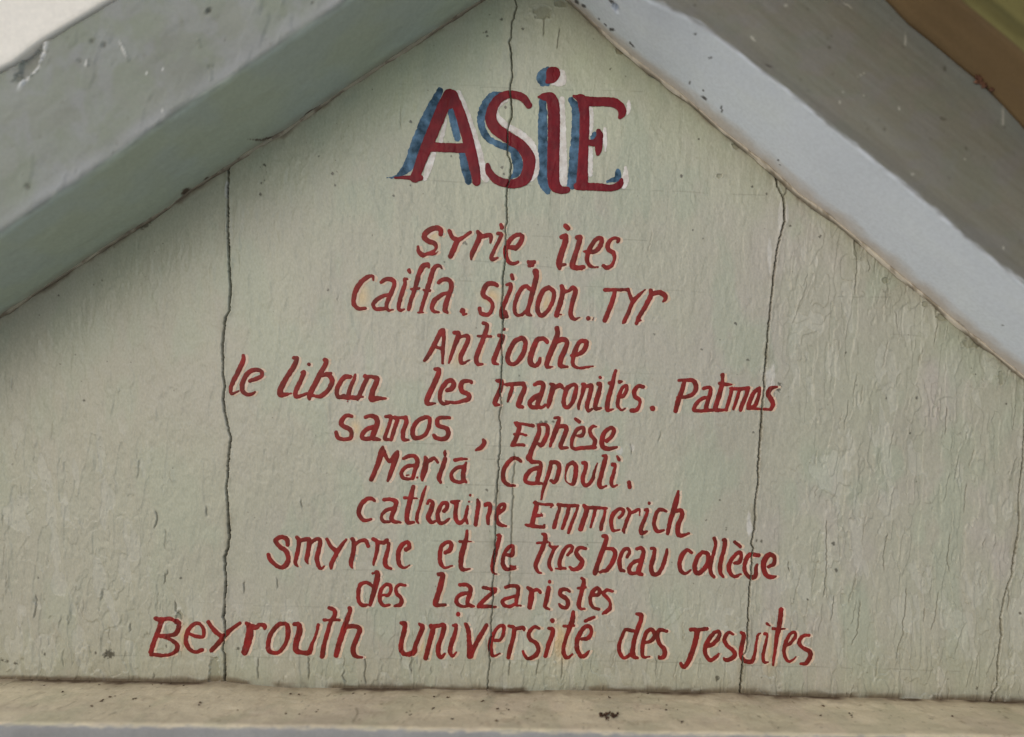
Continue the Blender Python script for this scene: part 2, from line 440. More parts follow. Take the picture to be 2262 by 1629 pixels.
    # lost flakes by the ridge and along the right rafter, showing the older coat
    for x, y, rx, ry in [(1197, 26, 20, 15), (1240, 8, 14, 8), (1372, 112, 12, 9), (1632, 322, 14, 9), (2146, 758, 22, 12), (2210, 835, 6, 18), (1955, 620, 8, 7), (2043, 672, 7, 6), (1893, 545, 9, 25), (472, 1490, 12, 38), (395, 1368, 9, 18), (1590, 388, 6, 5), (2082, 702, 14, 9)]:
        a, b = np.searchsorted(ys, y - 2.2 * ry), np.searchsorted(ys, y + 2.2 * ry)
        q, d = np.searchsorted(xs, x - 2.2 * rx), np.searchsorted(xs, x + 2.2 * rx)
        u, v = U[a:b, q:d], V[a:b, q:d]
        dd = np.hypot((u - x) / rx, (v - y) / ry) + (fbm(u / 8, v / 8, 151, 3) - 0.5) * 0.9
        t = sm(1.05, 0.9, dd)
        H[a:b, q:d] -= 2.0 * t
        H[a:b, q:d] += 1.6 * np.exp(-((dd - 1.12) / 0.14) ** 2)
        c[a:b, q:d] = mixc(c[a:b, q:d], t * 0.55, np.array([0.23, 0.225, 0.145]))
    # dirt and glue in the corner with the beam and the rafters
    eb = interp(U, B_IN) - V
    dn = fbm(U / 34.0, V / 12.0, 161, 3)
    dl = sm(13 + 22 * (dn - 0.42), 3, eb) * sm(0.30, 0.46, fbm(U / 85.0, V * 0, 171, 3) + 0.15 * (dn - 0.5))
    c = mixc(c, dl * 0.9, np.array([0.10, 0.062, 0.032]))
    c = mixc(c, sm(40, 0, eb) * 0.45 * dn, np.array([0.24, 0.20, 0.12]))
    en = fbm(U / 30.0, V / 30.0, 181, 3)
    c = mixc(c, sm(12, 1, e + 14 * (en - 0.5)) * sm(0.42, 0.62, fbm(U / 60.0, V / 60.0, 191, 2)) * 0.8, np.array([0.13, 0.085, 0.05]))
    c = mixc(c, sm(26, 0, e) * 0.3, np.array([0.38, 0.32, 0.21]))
    # soft brown rub-off beside the joints
    c = mixc(c, np.exp(-(mind / 12.0) ** 2) * sm(0.5, 0.75, fbm(U / 20, V / 60, 201, 3)) * 0.5, np.array([0.22, 0.19, 0.12]))
    # stains of old linseed in the lettering field
    for x, y, rx, ry in [(1697, 1430, 10, 40), (800, 655, 16, 26), (958, 522, 12, 14), (1082, 655, 18, 14), (1205, 668, 14, 24), (1090, 660, 12, 16), (404, 1405, 10, 30), (1233, 1405, 14, 26), (1243, 1430, 18, 30), (785, 948, 12, 20), (840, 950, 10, 16), (1010, 780, 22, 26), (930, 1425, 8, 26)]:
        t = np.exp(-((U - x) / rx) ** 2 - ((V - y) / ry) ** 2) if False else None
        a, b = np.searchsorted(ys, y - 3 * ry), np.searchsorted(ys, y + 3 * ry)
        q, d = np.searchsorted(xs, x - 3 * rx), np.searchsorted(xs, x + 3 * rx)
        u, v = U[a:b, q:d], V[a:b, q:d]
        t = np.exp(-((u - x) / rx) ** 2 - ((v - y) / ry) ** 2)
        c[a:b, q:d] = mixc(c[a:b, q:d], t * 0.75, np.array([0.60, 0.42, 0.21]))
    for x, y, rx, ry in [(1724, 478, 6, 40), (1656, 1166, 7, 16), (1655, 1155, 5, 30), (1700, 560, 5, 40), (1702, 840, 10, 36), (1397, 990, 5, 9), (1368, 995, 8, 10), (500, 420, 4, 20), (1738, 470, 4, 30), (960, 850, 0.1, 0.1)]:
        a, b = np.searchsorted(ys, y - 2 * ry), np.searchsorted(ys, y + 2 * ry)
        q, d = np.searchsorted(xs, x - 2 * rx), np.searchsorted(xs, x + 2 * rx)
        u, v = U[a:b, q:d], V[a:b, q:d]
        dd = np.hypot((u - x) / rx, (v - y) / ry) + (fbm(u / 7, v / 14, 153, 3) - 0.5) * 0.9
        c[a:b, q:d] = mixc(c[a:b, q:d], sm(1.05, 0.75, dd) * 0.6, np.array([0.55, 0.52, 0.46]))
    # the joints themselves: bare dark wood
    H -= 13 * groove
    c = mixc(c, sm(0.10, 0.9, groove), np.array([0.034, 0.028, 0.018]))
    return H, c, groove

H, C, GROOVE = boards()

def sampleH(u, v):
    i = np.clip(np.searchsorted(xs, u) - 1, 0, len(xs) - 2)
    j = np.clip(np.searchsorted(ys, v) - 1, 0, len(ys) - 2)
    fx = (u - xs[i]) / (xs[i + 1] - xs[i])
    fy = (v - ys[j]) / (ys[j + 1] - ys[j])
    return (H[j, i] * (1 - fx) + H[j, i + 1] * fx) * (1 - fy) + (H[j + 1, i] * (1 - fx) + H[j + 1, i + 1] * fx) * fy

inside = (V > np.where(U < 1187, interp(U, L_IN), interp(U, R_IN)) - 55) & (V < interp(U, B_IN) + 22)
q = grid_faces(len(ys), len(xs))
keep = inside.ravel()[q].all(1)
q = q[keep]
used = np.zeros(U.size, bool)
used[q.ravel()] = True
remap = np.cumsum(used) - 1
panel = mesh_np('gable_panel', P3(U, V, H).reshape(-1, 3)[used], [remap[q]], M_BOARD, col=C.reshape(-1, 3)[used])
tag(panel, 'cream green painted board gable with cracked joints and red hand lettering', 'gable wall')

# ------------------------------------------------------------------ brush lettering
def catmull(p, step=1.2):
    p = np.asarray(p, float)
    if len(p) == 1:
        return p
    a = np.vstack([2 * p[0] - p[1], p, 2 * p[-1] - p[-2]])
    out = []
    for k in range(1, len(a) - 2):
        p0, p1, p2, p3 = a[k - 1], a[k], a[k + 1], a[k + 2]
        n = max(2, int(np.hypot(*(p2 - p1)[:2]) / step))
        t = np.linspace(0, 1, n, endpoint=False)[:, None]
        out.append(0.5 * (2 * p1 + (p2 - p0) * t + (2 * p0 - 5 * p1 + 4 * p2 - p3) * t ** 2 + (3 * p1 - p0 - 3 * p2 + p3) * t ** 3))
    out.append(p[-1:])
    out = np.vstack(out)
    lo, hi = p[:, 2].min(), p[:, 2].max()
    out[:, 2] = np.clip(out[:, 2], lo, hi)
    return out

def parse(txt, ox, oy, sc):
    res = []
    for st in txt.split(';'):
        st = st.split()
        if not st:
            continue
        pts = []
        for t in st:
            a = [float(k) for k in t.split(',')]
            pts.append((ox + a[0] / sc, oy + a[1] / sc, a[2] / sc / 2))
        res.append(np.array(pts))
    return res

def brush(name, strokes, mat, parent, off, shift=(0, 0), grow=0.0, seed=0, rag=1.4, cut=None, base=0.3):
    """a film of paint over the strokes, lying on the relief of the boards"""
    strokes = [catmull(s) for s in strokes]
    allp = np.vstack(strokes)
    m = 16
    c0, c1 = np.searchsorted(xs, allp[:, 0].min() + shift[0] - m), np.searchsorted(xs, allp[:, 0].max() + shift[0] + m)
    r0, r1 = np.searchsorted(ys, allp[:, 1].min() + shift[1] - m), np.searchsorted(ys, allp[:, 1].max() + shift[1] + m)
    u, v = U[r0:r1, c0:c1], V[r0:r1, c0:c1]
    F = np.full(u.shape, -50.0)
    for s in strokes:
        s = s + np.array([shift[0], shift[1], grow])
        a, b = np.searchsorted(ys[r0:r1], s[:, 1].min() - m), np.searchsorted(ys[r0:r1], s[:, 1].max() + m)
        c, d = np.searchsorted(xs[c0:c1], s[:, 0].min() - m), np.searchsorted(xs[c0:c1], s[:, 0].max() + m)
        uu, vv = u[a:b, c:d], v[a:b, c:d]
        f = F[a:b, c:d]
        for x, y, r in s:
            # only a small window round each touch of the brush
            i0, i1 = np.searchsorted(vv[:, 0], y - r - 5), np.searchsorted(vv[:, 0], y + r + 5)
            j0, j1 = np.searchsorted(uu[0], x - r - 5), np.searchsorted(uu[0], x + r + 5)
            g = r - np.hypot(uu[i0:i1, j0:j1] - x, vv[i0:i1, j0:j1] - y)
            np.maximum(f[i0:i1, j0:j1], g, out=f[i0:i1, j0:j1])
    F += rag * (fbm(u / 5.0, v / 5.0, seed, 2) - 0.5) * 1.3 + 0.8 * (fbm(u / 17.0, v / 17.0, seed + 5, 2) - 0.5)
    F = np.minimum(F, 4.0 * (0.35 - GROOVE[r0:r1, c0:c1]))
    if cut is not None:
        F = np.minimum(F, 30.0 * (fbm(u / 9.0, v / 14.0, seed + 3, 3) - cut))
    pos = F > 0
    n, k = F.shape
    co_u, co_v, co_f = [u[pos]], [v[pos]], [F[pos]]
    cid = np.full(F.shape, -1)
    cid[pos] = np.arange(pos.sum())
    cnt = int(pos.sum())
    he = pos[:, :-1] != pos[:, 1:]
    t = F[:, :-1][he] / (F[:, :-1][he] - F[:, 1:][he])
    co_u.append(u[:, :-1][he] + t * (u[:, 1:][he] - u[:, :-1][he])); co_v.append(v[:, :-1][he]); co_f.append(t * 0)
    hid = np.full(he.shape, -1); hid[he] = cnt + np.arange(he.sum()); cnt += int(he.sum())
    ve = pos[:-1] != pos[1:]
    t = F[:-1][ve] / (F[:-1][ve] - F[1:][ve])
    co_u.append(u[:-1][ve]); co_v.append(v[:-1][ve] + t * (v[1:][ve] - v[:-1][ve])); co_f.append(t * 0)
    vid = np.full(ve.shape, -1); vid[ve] = cnt + np.arange(ve.sum())
    A, B, Cc, Dd = cid[:-1, :-1], cid[:-1, 1:], cid[1:, 1:], cid[1:, :-1]
    EA, EB, EC, ED = hid[:-1], vid[:, 1:], hid[1:], vid[:, :-1]
    code = pos[:-1, :-1] * 1 + pos[:-1, 1:] * 2 + pos[1:, 1:] * 4 + pos[1:, :-1] * 8
    T = {1: [(A, EA, ED)], 2: [(B, EB, EA)], 3: [(A, B, EB, ED)], 4: [(Cc, EC, EB)], 5: [(A, EA, ED), (Cc, EC, EB)],
         6: [(B, Cc, EC, EA)], 7: [(A, B, Cc, EC, ED)], 8: [(Dd, ED, EC)], 9: [(A, EA, EC, Dd)], 10: [(B, EB, EA), (Dd, ED, EC)],
         11: [(A, B, EB, EC, Dd)], 12: [(Cc, Dd, ED, EB)], 13: [(A, EA, EB, Cc, Dd)], 14: [(B, Cc, Dd, ED, EA)], 15: [(A, B, Cc, Dd)]}
    polys = []
    for k_, fs in T.items():
        mk = code == k_
        if mk.any():
            for f in fs:
                polys.append(np.stack([g[mk] for g in f], -1)[:, ::-1])
    uu, vv, ff = np.concatenate(co_u), np.concatenate(co_v), np.concatenate(co_f)
    h = sampleH(uu, vv) + base + off * sm(-0.2, 2.6, ff) + 0.35 * (vn(uu / 4.0, vv / 9.0, seed) - 0.5) * sm(0, 3, ff)
    return mesh_np(name, P3(uu, vv, h), polys, mat, parent)

K = 4.524
WORDS = [
 ('red word reading syrie', 900, 480, """335,175,38 330,125,45 270,115,48 195,155,55 170,205,50 215,245,48 270,265,45 290,300,30 270,340,26 200,370,26 150,380,45 115,345,38 108,300,26; 200,378,18 280,370,18 310,345,8;
 420,140,36 455,205,40 495,225,46; 630,155,30 560,205,36 500,240,48 470,310,50 430,395,42;
 705,150,34 720,200,50 690,280,50 650,365,44 638,425,16; 715,165,38 745,195,42 790,185,40 830,180,36 838,220,32 828,262,12;
 935,80,28 945,108,36; 905,170,34 940,175,34 925,220,36 880,310,32 845,390,40 850,425,38 905,410,20;
 1010,302,36 1060,305,44 1085,310,42 1130,255,44 1145,190,40 1090,180,40 1030,225,44 985,310,46 985,390,44 1015,450,38 1065,465,32 1105,450,22;
 1210,450,36 1268,450,36; 1220,485,36 1250,480,34"""),
 ('red word reading iles', 900, 480, """1580,85,42 1605,110,42; 1535,200,34 1580,190,52 1575,260,56 1540,360,56 1515,460,58 1520,510,40; 1530,480,38 1580,475,18;
 1695,205,42 1725,205,48 1705,290,48 1670,400,50 1650,490,54 1700,508,46 1758,500,38; 1740,525,18;
 1765,345,20 1810,345,38 1880,340,42 1930,280,42 1940,215,36 1890,220,40 1830,300,40 1795,400,44 1810,470,34 1850,498,24 1905,500,8;
 2100,245,32 2110,220,30 2050,215,30 2005,270,40 2010,325,42 2060,360,38 2065,430,28 2040,485,34 1990,505,42 1955,485,30"""),
 ('red word reading caiffa', 760, 570, """295,225,18 290,190,28 250,190,38 190,230,44 130,310,48 100,400,42 105,470,42 150,508,36 215,505,28;
 375,245,34 420,215,40 480,220,42 505,260,38 480,340,42 440,430,40 425,490,36 445,525,26 490,520,12; 460,370,28 400,380,34 330,420,38 295,470,34 320,510,32 380,510,38 430,505,28;
 650,125,36 660,145,26; 635,215,16 605,215,26 610,260,38 580,360,42 555,450,40 550,510,34 570,525,28 605,515,12;
 850,95,20 840,70,38 790,85,48 755,150,44 730,240,42 700,340,40 670,430,38 650,515,32; 675,315,24 750,305,24;
 980,110,12 960,85,24 915,90,38 880,160,48 850,260,44 820,360,40 790,460,38 770,535,34; 740,550,12 795,548,14; 800,325,24 860,330,26;
 945,250,30 990,220,36 1050,225,42 1075,280,42 1050,370,44 1020,460,48 1010,520,46 1035,550,22; 1040,350,28 980,370,38 905,430,46 880,500,38 900,535,34 950,545,18;
 1185,530,54; 1195,565,26 1225,560,12"""),
 ('red word reading sidon', 1000, 580, """445,235,34 410,215,42 350,220,44 310,280,48 310,335,42 370,375,38 400,430,38 380,500,38 340,525,42 285,510,38 270,465,38;
 590,130,34 598,160,38; 540,225,28 575,220,36 580,260,38 550,340,36 510,430,42 490,500,48 500,540,60; 530,490,24 540,540,34;
 740,240,38 700,250,42 650,330,42 620,430,36 625,510,34 670,530,28 730,490,32 760,440,28; 830,95,62 835,150,52 810,250,50 780,370,44 755,460,42 750,510,48 785,530,22; 740,240,36 790,280,38;
 960,250,42 900,290,44 855,400,44 850,490,42 890,530,42 950,480,38 1000,390,40 1010,300,40 960,250,42;
 1090,240,38 1100,290,48 1080,390,48 1050,480,48 1040,530,46; 1020,525,12 1085,520,12; 1110,295,34 1160,285,30 1200,255,42 1225,290,48 1200,390,44 1180,480,42 1185,540,42 1220,570,28 1270,550,10;
 1355,560,40; 1400,575,10 1410,550,8"""),
 ('red word reading Tyr', 1000, 580, """1525,275,38 1620,275,34 1740,275,30; 1620,295,38 1600,370,42 1560,480,42 1520,580,46;
 1755,265,18 1765,310,28 1790,375,36; 1920,275,14 1860,330,32 1800,395,40 1760,490,38 1715,590,42; 1700,610,10;
 1980,280,38 1980,330,48 1930,430,44 1870,530,42 1835,610,32; 1840,590,30 1880,580,14; 1990,320,42 2050,300,46 2110,320,48 2125,360,38 2100,395,12"""),
 ('red word reading Antioche', 900, 700, """360,130,24 330,160,46 270,280,44 210,390,40 175,440,26; 365,135,30 365,230,32 355,350,34 355,465,20; 275,295,34 310,310,28 350,320,36; 330,160,40 355,165,40;
 470,160,38 510,165,42 500,220,44 460,330,40 430,420,28 415,465,12; 510,210,34 560,195,28 600,195,40 605,240,40 570,320,42 535,400,42 545,465,34 625,435,8;
 760,65,34 795,80,34 790,130,42 760,220,44 720,320,46 690,410,44 700,470,40 755,475,14; 705,195,26 835,198,24;
 965,125,30; 915,190,34 950,195,42 940,240,44 905,330,44 875,400,46 865,460,38 910,475,14;
 1130,215,44 1070,250,44 1015,350,46 1000,430,44 1040,475,40 1100,450,42 1155,370,44 1180,270,44 1160,220,44 1130,215,44;
 1395,250,40 1360,220,40 1300,230,48 1260,310,52 1230,400,54 1230,460,52 1275,490,42 1315,460,38 1325,415,26;
 1495,115,44 1500,160,44 1480,240,54 1440,340,54 1400,440,48 1395,500,36 1455,500,10; 1500,245,44 1550,225,46 1595,250,42 1570,340,48 1530,430,48 1530,490,44 1600,500,18;
 1640,390,28 1700,380,34 1760,340,42 1790,270,44 1770,245,42 1720,255,42 1680,330,46 1655,420,42 1660,490,34 1720,512,26 1790,505,24 1855,495,12"""),
 ('red word le in front of liban', 480, 770, """265,75,32 265,120,42 220,220,46 170,320,42 140,400,34 150,455,26 220,425,12;
 330,325,32 400,305,40 450,270,36 440,225,36 380,215,38 310,250,46 260,340,46 255,420,44 300,460,32 350,455,28 380,435,14"""),
 ('red word reading liban', 480, 770, """770,95,34 800,105,38 770,180,48 700,290,48 640,400,52 635,460,54 690,460,34 740,450,12;
 920,160,32; 850,240,28 870,245,42 835,330,44 790,420,48 790,480,42 840,475,34 905,450,22;
 1075,115,36 1095,130,38 1070,190,44 1020,280,52 970,380,52 930,460,52 925,500,36; 1040,275,30 1100,265,38 1140,290,44 1150,340,44 1110,420,42 1040,475,42 990,480,28; 930,470,46 990,475,18; 1095,250,26 1140,250,26;
 1330,285,38 1270,290,48 1215,370,42 1195,440,44 1220,490,38 1270,470,32; 1380,265,22 1365,320,36 1330,400,40 1310,470,42; 1230,490,30 1310,490,44 1400,495,42; 1305,530,8;
 1480,280,42 1500,300,42 1460,380,42 1420,480,42 1405,510,26; 1400,490,18 1455,485,18; 1490,285,38 1550,285,36 1600,300,46 1590,350,48 1555,430,50 1545,510,52 1600,500,42 1685,500,18"""),
 ('red word reading les', 920, 800, """190,75,34 225,80,42 210,150,52 160,260,54 115,360,50 110,415,44 190,415,14;
 305,285,34 350,270,48 375,220,44 350,185,40 300,205,44 245,290,42 235,370,34 265,415,32 330,410,24;
 550,210,28 545,195,34 470,195,40 445,240,42 460,295,44 520,325,42 520,370,44 450,395,34 370,408,32 290,390,12"""),
 ('red word reading maronites', 920, 800, """805,190,30 850,195,42 840,270,42 800,360,44 785,420,40 825,430,22; 880,225,20 940,225,38 955,260,32 930,340,32 912,395,16; 900,225,36 1000,220,40 1070,215,34; 1060,215,38 1080,260,42 1045,350,48 1020,430,50 1060,450,28;
 1180,225,32 1220,210,42 1260,215,42 1265,260,42 1240,340,44 1210,430,44 1250,455,24 1285,430,24; 1240,320,34 1170,360,46 1130,410,38 1150,450,36 1200,455,38;
 1340,220,28 1365,240,46 1345,330,48 1320,430,38 1315,460,12; 1375,260,38 1430,235,44 1465,260,24;
 1570,225,34 1510,260,44 1475,360,38 1475,430,42 1510,455,38 1560,400,42 1590,300,42 1595,240,34 1570,225,34;
 1660,220,28 1675,240,42 1650,340,32 1620,430,32 1620,470,22; 1675,245,28 1720,240,34 1750,240,42 1730,340,44 1705,430,44 1715,490,28 1755,470,18;
 1835,155,34; 1815,220,38 1840,220,28 1820,310,44 1790,410,46 1790,470,28 1845,460,20;
 1990,85,28 1970,160,38 1950,250,42 1920,360,44 1905,450,44 1910,485,28 1970,470,12; 1925,210,28 1960,200,28; 2030,200,36 2050,195,20;
 2010,345,22 2060,345,32 2095,290,34 2100,235,28 2055,260,32 2020,350,36 2010,430,34 2045,480,18 2085,465,14;
 2263,250,38 2218,240,36 2178,290,42 2183,345,38 2228,380,36 2228,430,28 2198,480,38 2148,485,42; 2358,465,50"""),
 ('red word reading Patmos', 1260, 800, """1140,200,38 1110,300,44 1070,410,48 1050,490,42; 1085,185,24 1160,180,34 1230,190,42 1255,250,44 1225,320,38 1150,350,34 1070,355,24;
 1330,265,28 1390,255,34 1400,300,38 1380,370,38 1355,450,42 1370,480,28; 1390,350,28 1310,370,34 1250,430,38 1235,480,34 1290,490,28 1430,480,28;
 1520,130,38 1520,180,32 1510,240,38 1480,350,48 1450,450,48 1460,480,38 1560,480,24; 1490,215,32 1560,225,32 1610,225,14;
 1610,265,34 1600,330,32 1570,430,30 1555,480,28; 1600,265,28 1690,270,32 1780,260,32; 1690,280,28 1660,380,34 1630,470,24; 1775,265,34 1750,350,38 1710,440,42 1700,480,34;
 1890,260,28 1830,310,38 1790,400,42 1785,450,42 1840,440,38 1880,350,34 1890,260,28; 1770,465,22 1900,470,24 2000,475,24;
 2060,250,18 2000,265,38 1970,320,42 2000,370,46 2020,420,42 2000,470,34"""),
 ('red word reading samos', 720, 890, """265,135,28 205,130,38 160,180,44 165,225,44 240,265,44 260,310,38 245,355,38 180,365,34 125,350,38 105,295,32;
 400,145,32 450,130,38 500,150,44 515,200,48 490,280,48 470,350,48 540,370,22; 490,240,38 420,260,42 370,310,42 370,355,38 440,360,38;
 600,140,28 650,140,34 640,200,32 610,290,34 590,360,32 640,368,26; 690,150,38 715,170,40 690,250,40 655,370,34; 660,150,28 800,150,28; 800,150,42 805,200,42 775,290,44 780,365,38 830,370,18;
 990,145,38 910,190,42 870,270,42 880,345,42 940,350,38 1000,310,34 1035,230,38 1035,155,34 990,145,38;
 1235,150,28 1130,155,36 1115,210,44 1140,235,42 1210,260,42 1225,310,42 1190,360,44 1110,355,38 1080,325,32"""),
 ('red comma right of samos', 720, 890, """1575,370,28 1585,400,44 1550,450,42 1500,475,18"""),
 ('red accented word next to the comma', 1000, 900, """640,165,48 665,200,42 640,290,44 605,370,48; 620,155,22 720,170,22 800,185,34; 620,270,28 680,265,22 735,280,22; 590,380,26 660,375,28 715,380,26;
 860,180,28 865,240,42 830,340,44 790,430,48 760,510,54; 860,175,28 930,175,32 950,230,42 930,310,42 890,375,44 860,370,34;
 1020,105,28 1060,105,28 1055,150,34 1035,220,48 1000,310,44 975,390,24; 1060,195,34 1120,190,42 1135,230,42 1100,320,42 1080,400,42 1150,405,22;
 1225,115,28 1265,145,32; 1245,285,22 1290,285,34 1310,240,32 1300,200,28 1240,230,36 1195,320,34 1190,390,32 1220,415,32 1300,405,34 1420,400,38;
 1440,195,12 1400,190,28 1370,230,32 1385,285,38 1420,330,38 1410,395,38;
 1540,335,38 1590,290,38 1610,230,38 1580,205,34 1520,250,42 1490,330,44 1500,395,42 1560,415,38 1640,400,20"""),
 ('red word with large M under samos', 800, 980, """210,35,24 195,90,56 165,190,48 125,290,44 95,360,38; 215,70,34 250,150,34 280,175,36 345,100,46; 355,85,34 340,140,54 310,230,44 280,320,42 260,370,30;
 420,150,32 470,125,36 530,130,38 555,185,42 530,270,40 505,350,34; 530,220,34 450,230,34 395,290,34 410,340,34 470,355,28 510,345,22; 445,318,16 470,315,14; 552,340,18;
 630,135,28 640,170,44 630,250,58 605,330,44 605,370,20; 660,180,38 720,150,34 760,190,22;
 830,65,8 828,100,36 830,125,18; 830,155,42 805,240,44 770,340,42 785,390,24;
 930,165,34 990,155,28 1050,155,14; 1040,195,18 1020,250,42 1010,340,46 1040,385,24; 1030,225,32 950,245,34 895,300,34 905,360,36 960,385,32 1010,380,32"""),
 ('red word with large C under the accented word', 1000, 980, """680,180,28 650,155,32 600,150,38 540,210,44 505,290,42 510,370,42 560,415,34 620,420,24;
 760,130,50 790,180,42 850,185,32 880,200,34 870,280,44 850,350,44 850,395,38 890,400,22; 860,240,34 780,270,42 730,330,42 735,385,38 800,400,34 850,395,28;
 985,185,34 970,260,38 945,340,38 920,410,34 900,480,26 885,560,18; 980,190,34 1040,190,42 1065,240,42 1050,320,40 1020,385,34 980,370,28;
 1200,190,38 1150,220,34 1130,290,18 1130,370,14 1170,405,18 1205,400,38 1225,320,44 1230,230,44 1200,190,38;
 1300,195,32 1330,195,34 1325,260,40 1300,340,40 1310,410,34 1350,415,34 1395,360,32 1420,270,22 1445,195,10;
 1500,125,24 1530,130,34 1510,210,44 1485,310,40 1465,400,42 1480,440,28 1535,425,18;
 1645,130,24 1660,160,34; 1600,210,38 1625,210,22 1610,290,34 1585,380,38 1600,430,26 1640,415,14;
 1760,390,38 1770,435,38"""),
 ('red word at the left of the seventh line', 770, 1070, """265,165,22 240,145,32 190,145,38 130,200,42 105,280,42 130,340,38 165,360,34 230,350,20;
 355,155,32 420,150,34 475,175,42 465,240,46 430,330,44 450,370,38 520,380,22; 440,240,32 370,265,38 330,320,28 350,370,34 410,375,28;
 650,25,38 630,110,48 605,210,48 585,310,44 595,380,42 655,380,20; 560,135,24 690,140,14;
 775,20,14 750,90,28 720,200,30 690,300,32 685,360,28 700,390,8; 790,190,28 810,165,34 840,185,38 825,260,48 800,330,48 830,380,38 875,365,18;
 955,270,34 985,230,34 985,190,38 940,190,34 905,250,38 890,320,38 915,385,38 960,380,32 1005,345,18;
 1030,175,26 1070,180,38 1110,165,18; 1085,190,38 1070,270,42 1075,350,38 1110,385,42 1160,350,32 1180,280,32 1190,220,22; 1175,350,34 1190,390,24; 1215,110,24; 1205,175,18;
 1290,155,24 1300,200,42 1285,300,38 1270,400,38; 1370,205,38 1410,195,38 1415,250,38 1395,330,38 1395,390,32;
 1500,290,34 1550,250,34 1560,205,32 1520,205,34 1485,270,38 1480,350,38 1510,400,38 1575,420,18"""),
 ('red word at the right of the seventh line', 1100, 1070, """375,185,42 385,220,44 360,320,46 340,400,44; 360,185,22 450,200,24 540,205,28 530,230,18; 380,315,36 440,310,26; 430,290,14 445,320,14; 275,405,20 350,420,34 460,430,32; 460,410,22;
 605,200,28 615,240,32 590,320,34 560,430,36; 600,205,28 700,215,34 800,215,28; 710,225,32 690,310,34 645,440,34; 800,225,22 770,310,28 730,410,32 705,485,28;
 860,215,32 885,260,44 855,360,48 825,450,46; 880,235,34 970,235,34 1085,240,24; 975,250,32 955,330,28 925,430,18; 1070,260,22 1060,320,32 1035,400,40 1030,450,34;
 1210,335,24 1245,300,32 1250,255,32 1205,250,34 1150,300,42 1130,380,38 1150,460,32 1215,455,14;
 1295,240,24 1315,280,32 1285,370,34 1255,460,32; 1260,485,14; 1320,290,24 1370,270,32 1410,250,22 1415,310,10;
 1510,190,30; 1470,255,28 1495,260,28 1470,340,34 1430,430,38 1435,490,38 1485,470,20;
 1680,270,22 1640,255,34 1600,260,34 1570,330,38 1560,410,38 1595,470,38 1655,460,20;
 1800,70,22 1790,130,42 1760,240,48 1720,370,44 1695,490,34; 1770,270,34 1830,265,42 1835,320,44 1800,410,44 1800,490,44 1830,515,38 1910,490,16"""),
 ('red word reading smyrne', 570, 1160, """300,195,38 285,140,42 230,120,38 180,155,44 210,210,42 280,260,42 305,330,42 285,395,54 230,425,38 160,385,38 115,330,38 105,295,34;
 390,125,34 410,160,38 400,260,38 375,370,34 400,415,12; 410,160,34 500,140,38 515,170,44 500,270,42 485,350,36 500,390,8; 520,180,38 590,140,34 625,160,38 610,250,42 590,330,42 610,410,38 635,435,24 665,410,12;
 690,140,28 730,210,38 780,255,38; 885,145,22 840,200,34 790,280,42 740,380,42 735,430,24;
 945,140,38 960,180,38 955,270,44 930,380,38 945,430,12; 970,200,28 1020,160,32 1080,155,34 1105,210,32;
 1155,140,34 1195,170,38 1190,270,34 1160,370,28 1158,400,10; 1200,165,34 1260,175,38 1290,150,38; 1310,180,28 1300,250,38 1275,350,42 1285,410,42 1335,435,18;
 1480,245,40 1515,220,38 1500,170,34 1450,190,40 1410,260,44 1405,350,42 1430,410,34 1470,425,22 1515,400,14"""),
 ('red word et right of smyrne', 940, 1160, """200,275,36 245,250,42 260,190,38 220,170,34 165,210,38 145,290,42 150,370,42 190,425,24 270,405,12;
 415,60,28 410,120,36 385,210,54 360,310,48 355,410,42 380,445,38 445,438,16; 345,165,28 460,165,10"""),
 ('red word le right of et', 940, 1160, """720,100,24 740,110,38 720,200,42 690,310,42 670,420,40 680,480,24 715,490,10;
 800,295,28 860,300,42 875,240,34 865,210,34 815,240,38 780,310,34 775,390,42 810,440,38 900,435,16; 850,410,20 900,412,10"""),
 ('red word reading tres', 940, 1160, """1170,90,24 1195,100,38 1195,150,38 1165,240,42 1120,340,42 1100,410,38 1125,470,24 1160,480,12; 1115,180,18 1215,170,26;
 1240,175,12 1245,210,24 1285,225,34 1325,210,12; 1285,240,34 1250,320,34 1235,400,34 1260,450,22;
 1420,300,28 1460,250,34 1460,210,30 1410,220,34 1365,290,38 1340,370,38 1350,425,34 1400,435,18; 1300,435,10 1350,440,24;
 1600,235,28 1540,225,34 1505,270,38 1530,320,44 1565,360,44 1540,420,48 1480,445,38 1440,420,24"""),
 ('red word reading beau', 1290, 1160, """190,110,32 225,120,38 215,180,42 180,270,44 140,380,44 115,460,52 110,485,38; 220,235,32 290,245,38 310,300,44 280,380,44 230,450,40 190,460,30 160,470,24;
 430,320,28 455,270,28 435,235,30 390,260,34 355,350,38 365,440,38 400,460,28;
 525,240,28 570,230,34 595,270,38 570,370,46 545,470,48 580,495,28; 570,350,34 500,370,38 450,430,38 465,480,34 520,480,28;
 675,235,30 705,245,34 695,320,42 670,420,42 690,490,42 745,480,38 790,400,38 820,300,32 830,245,18"""),
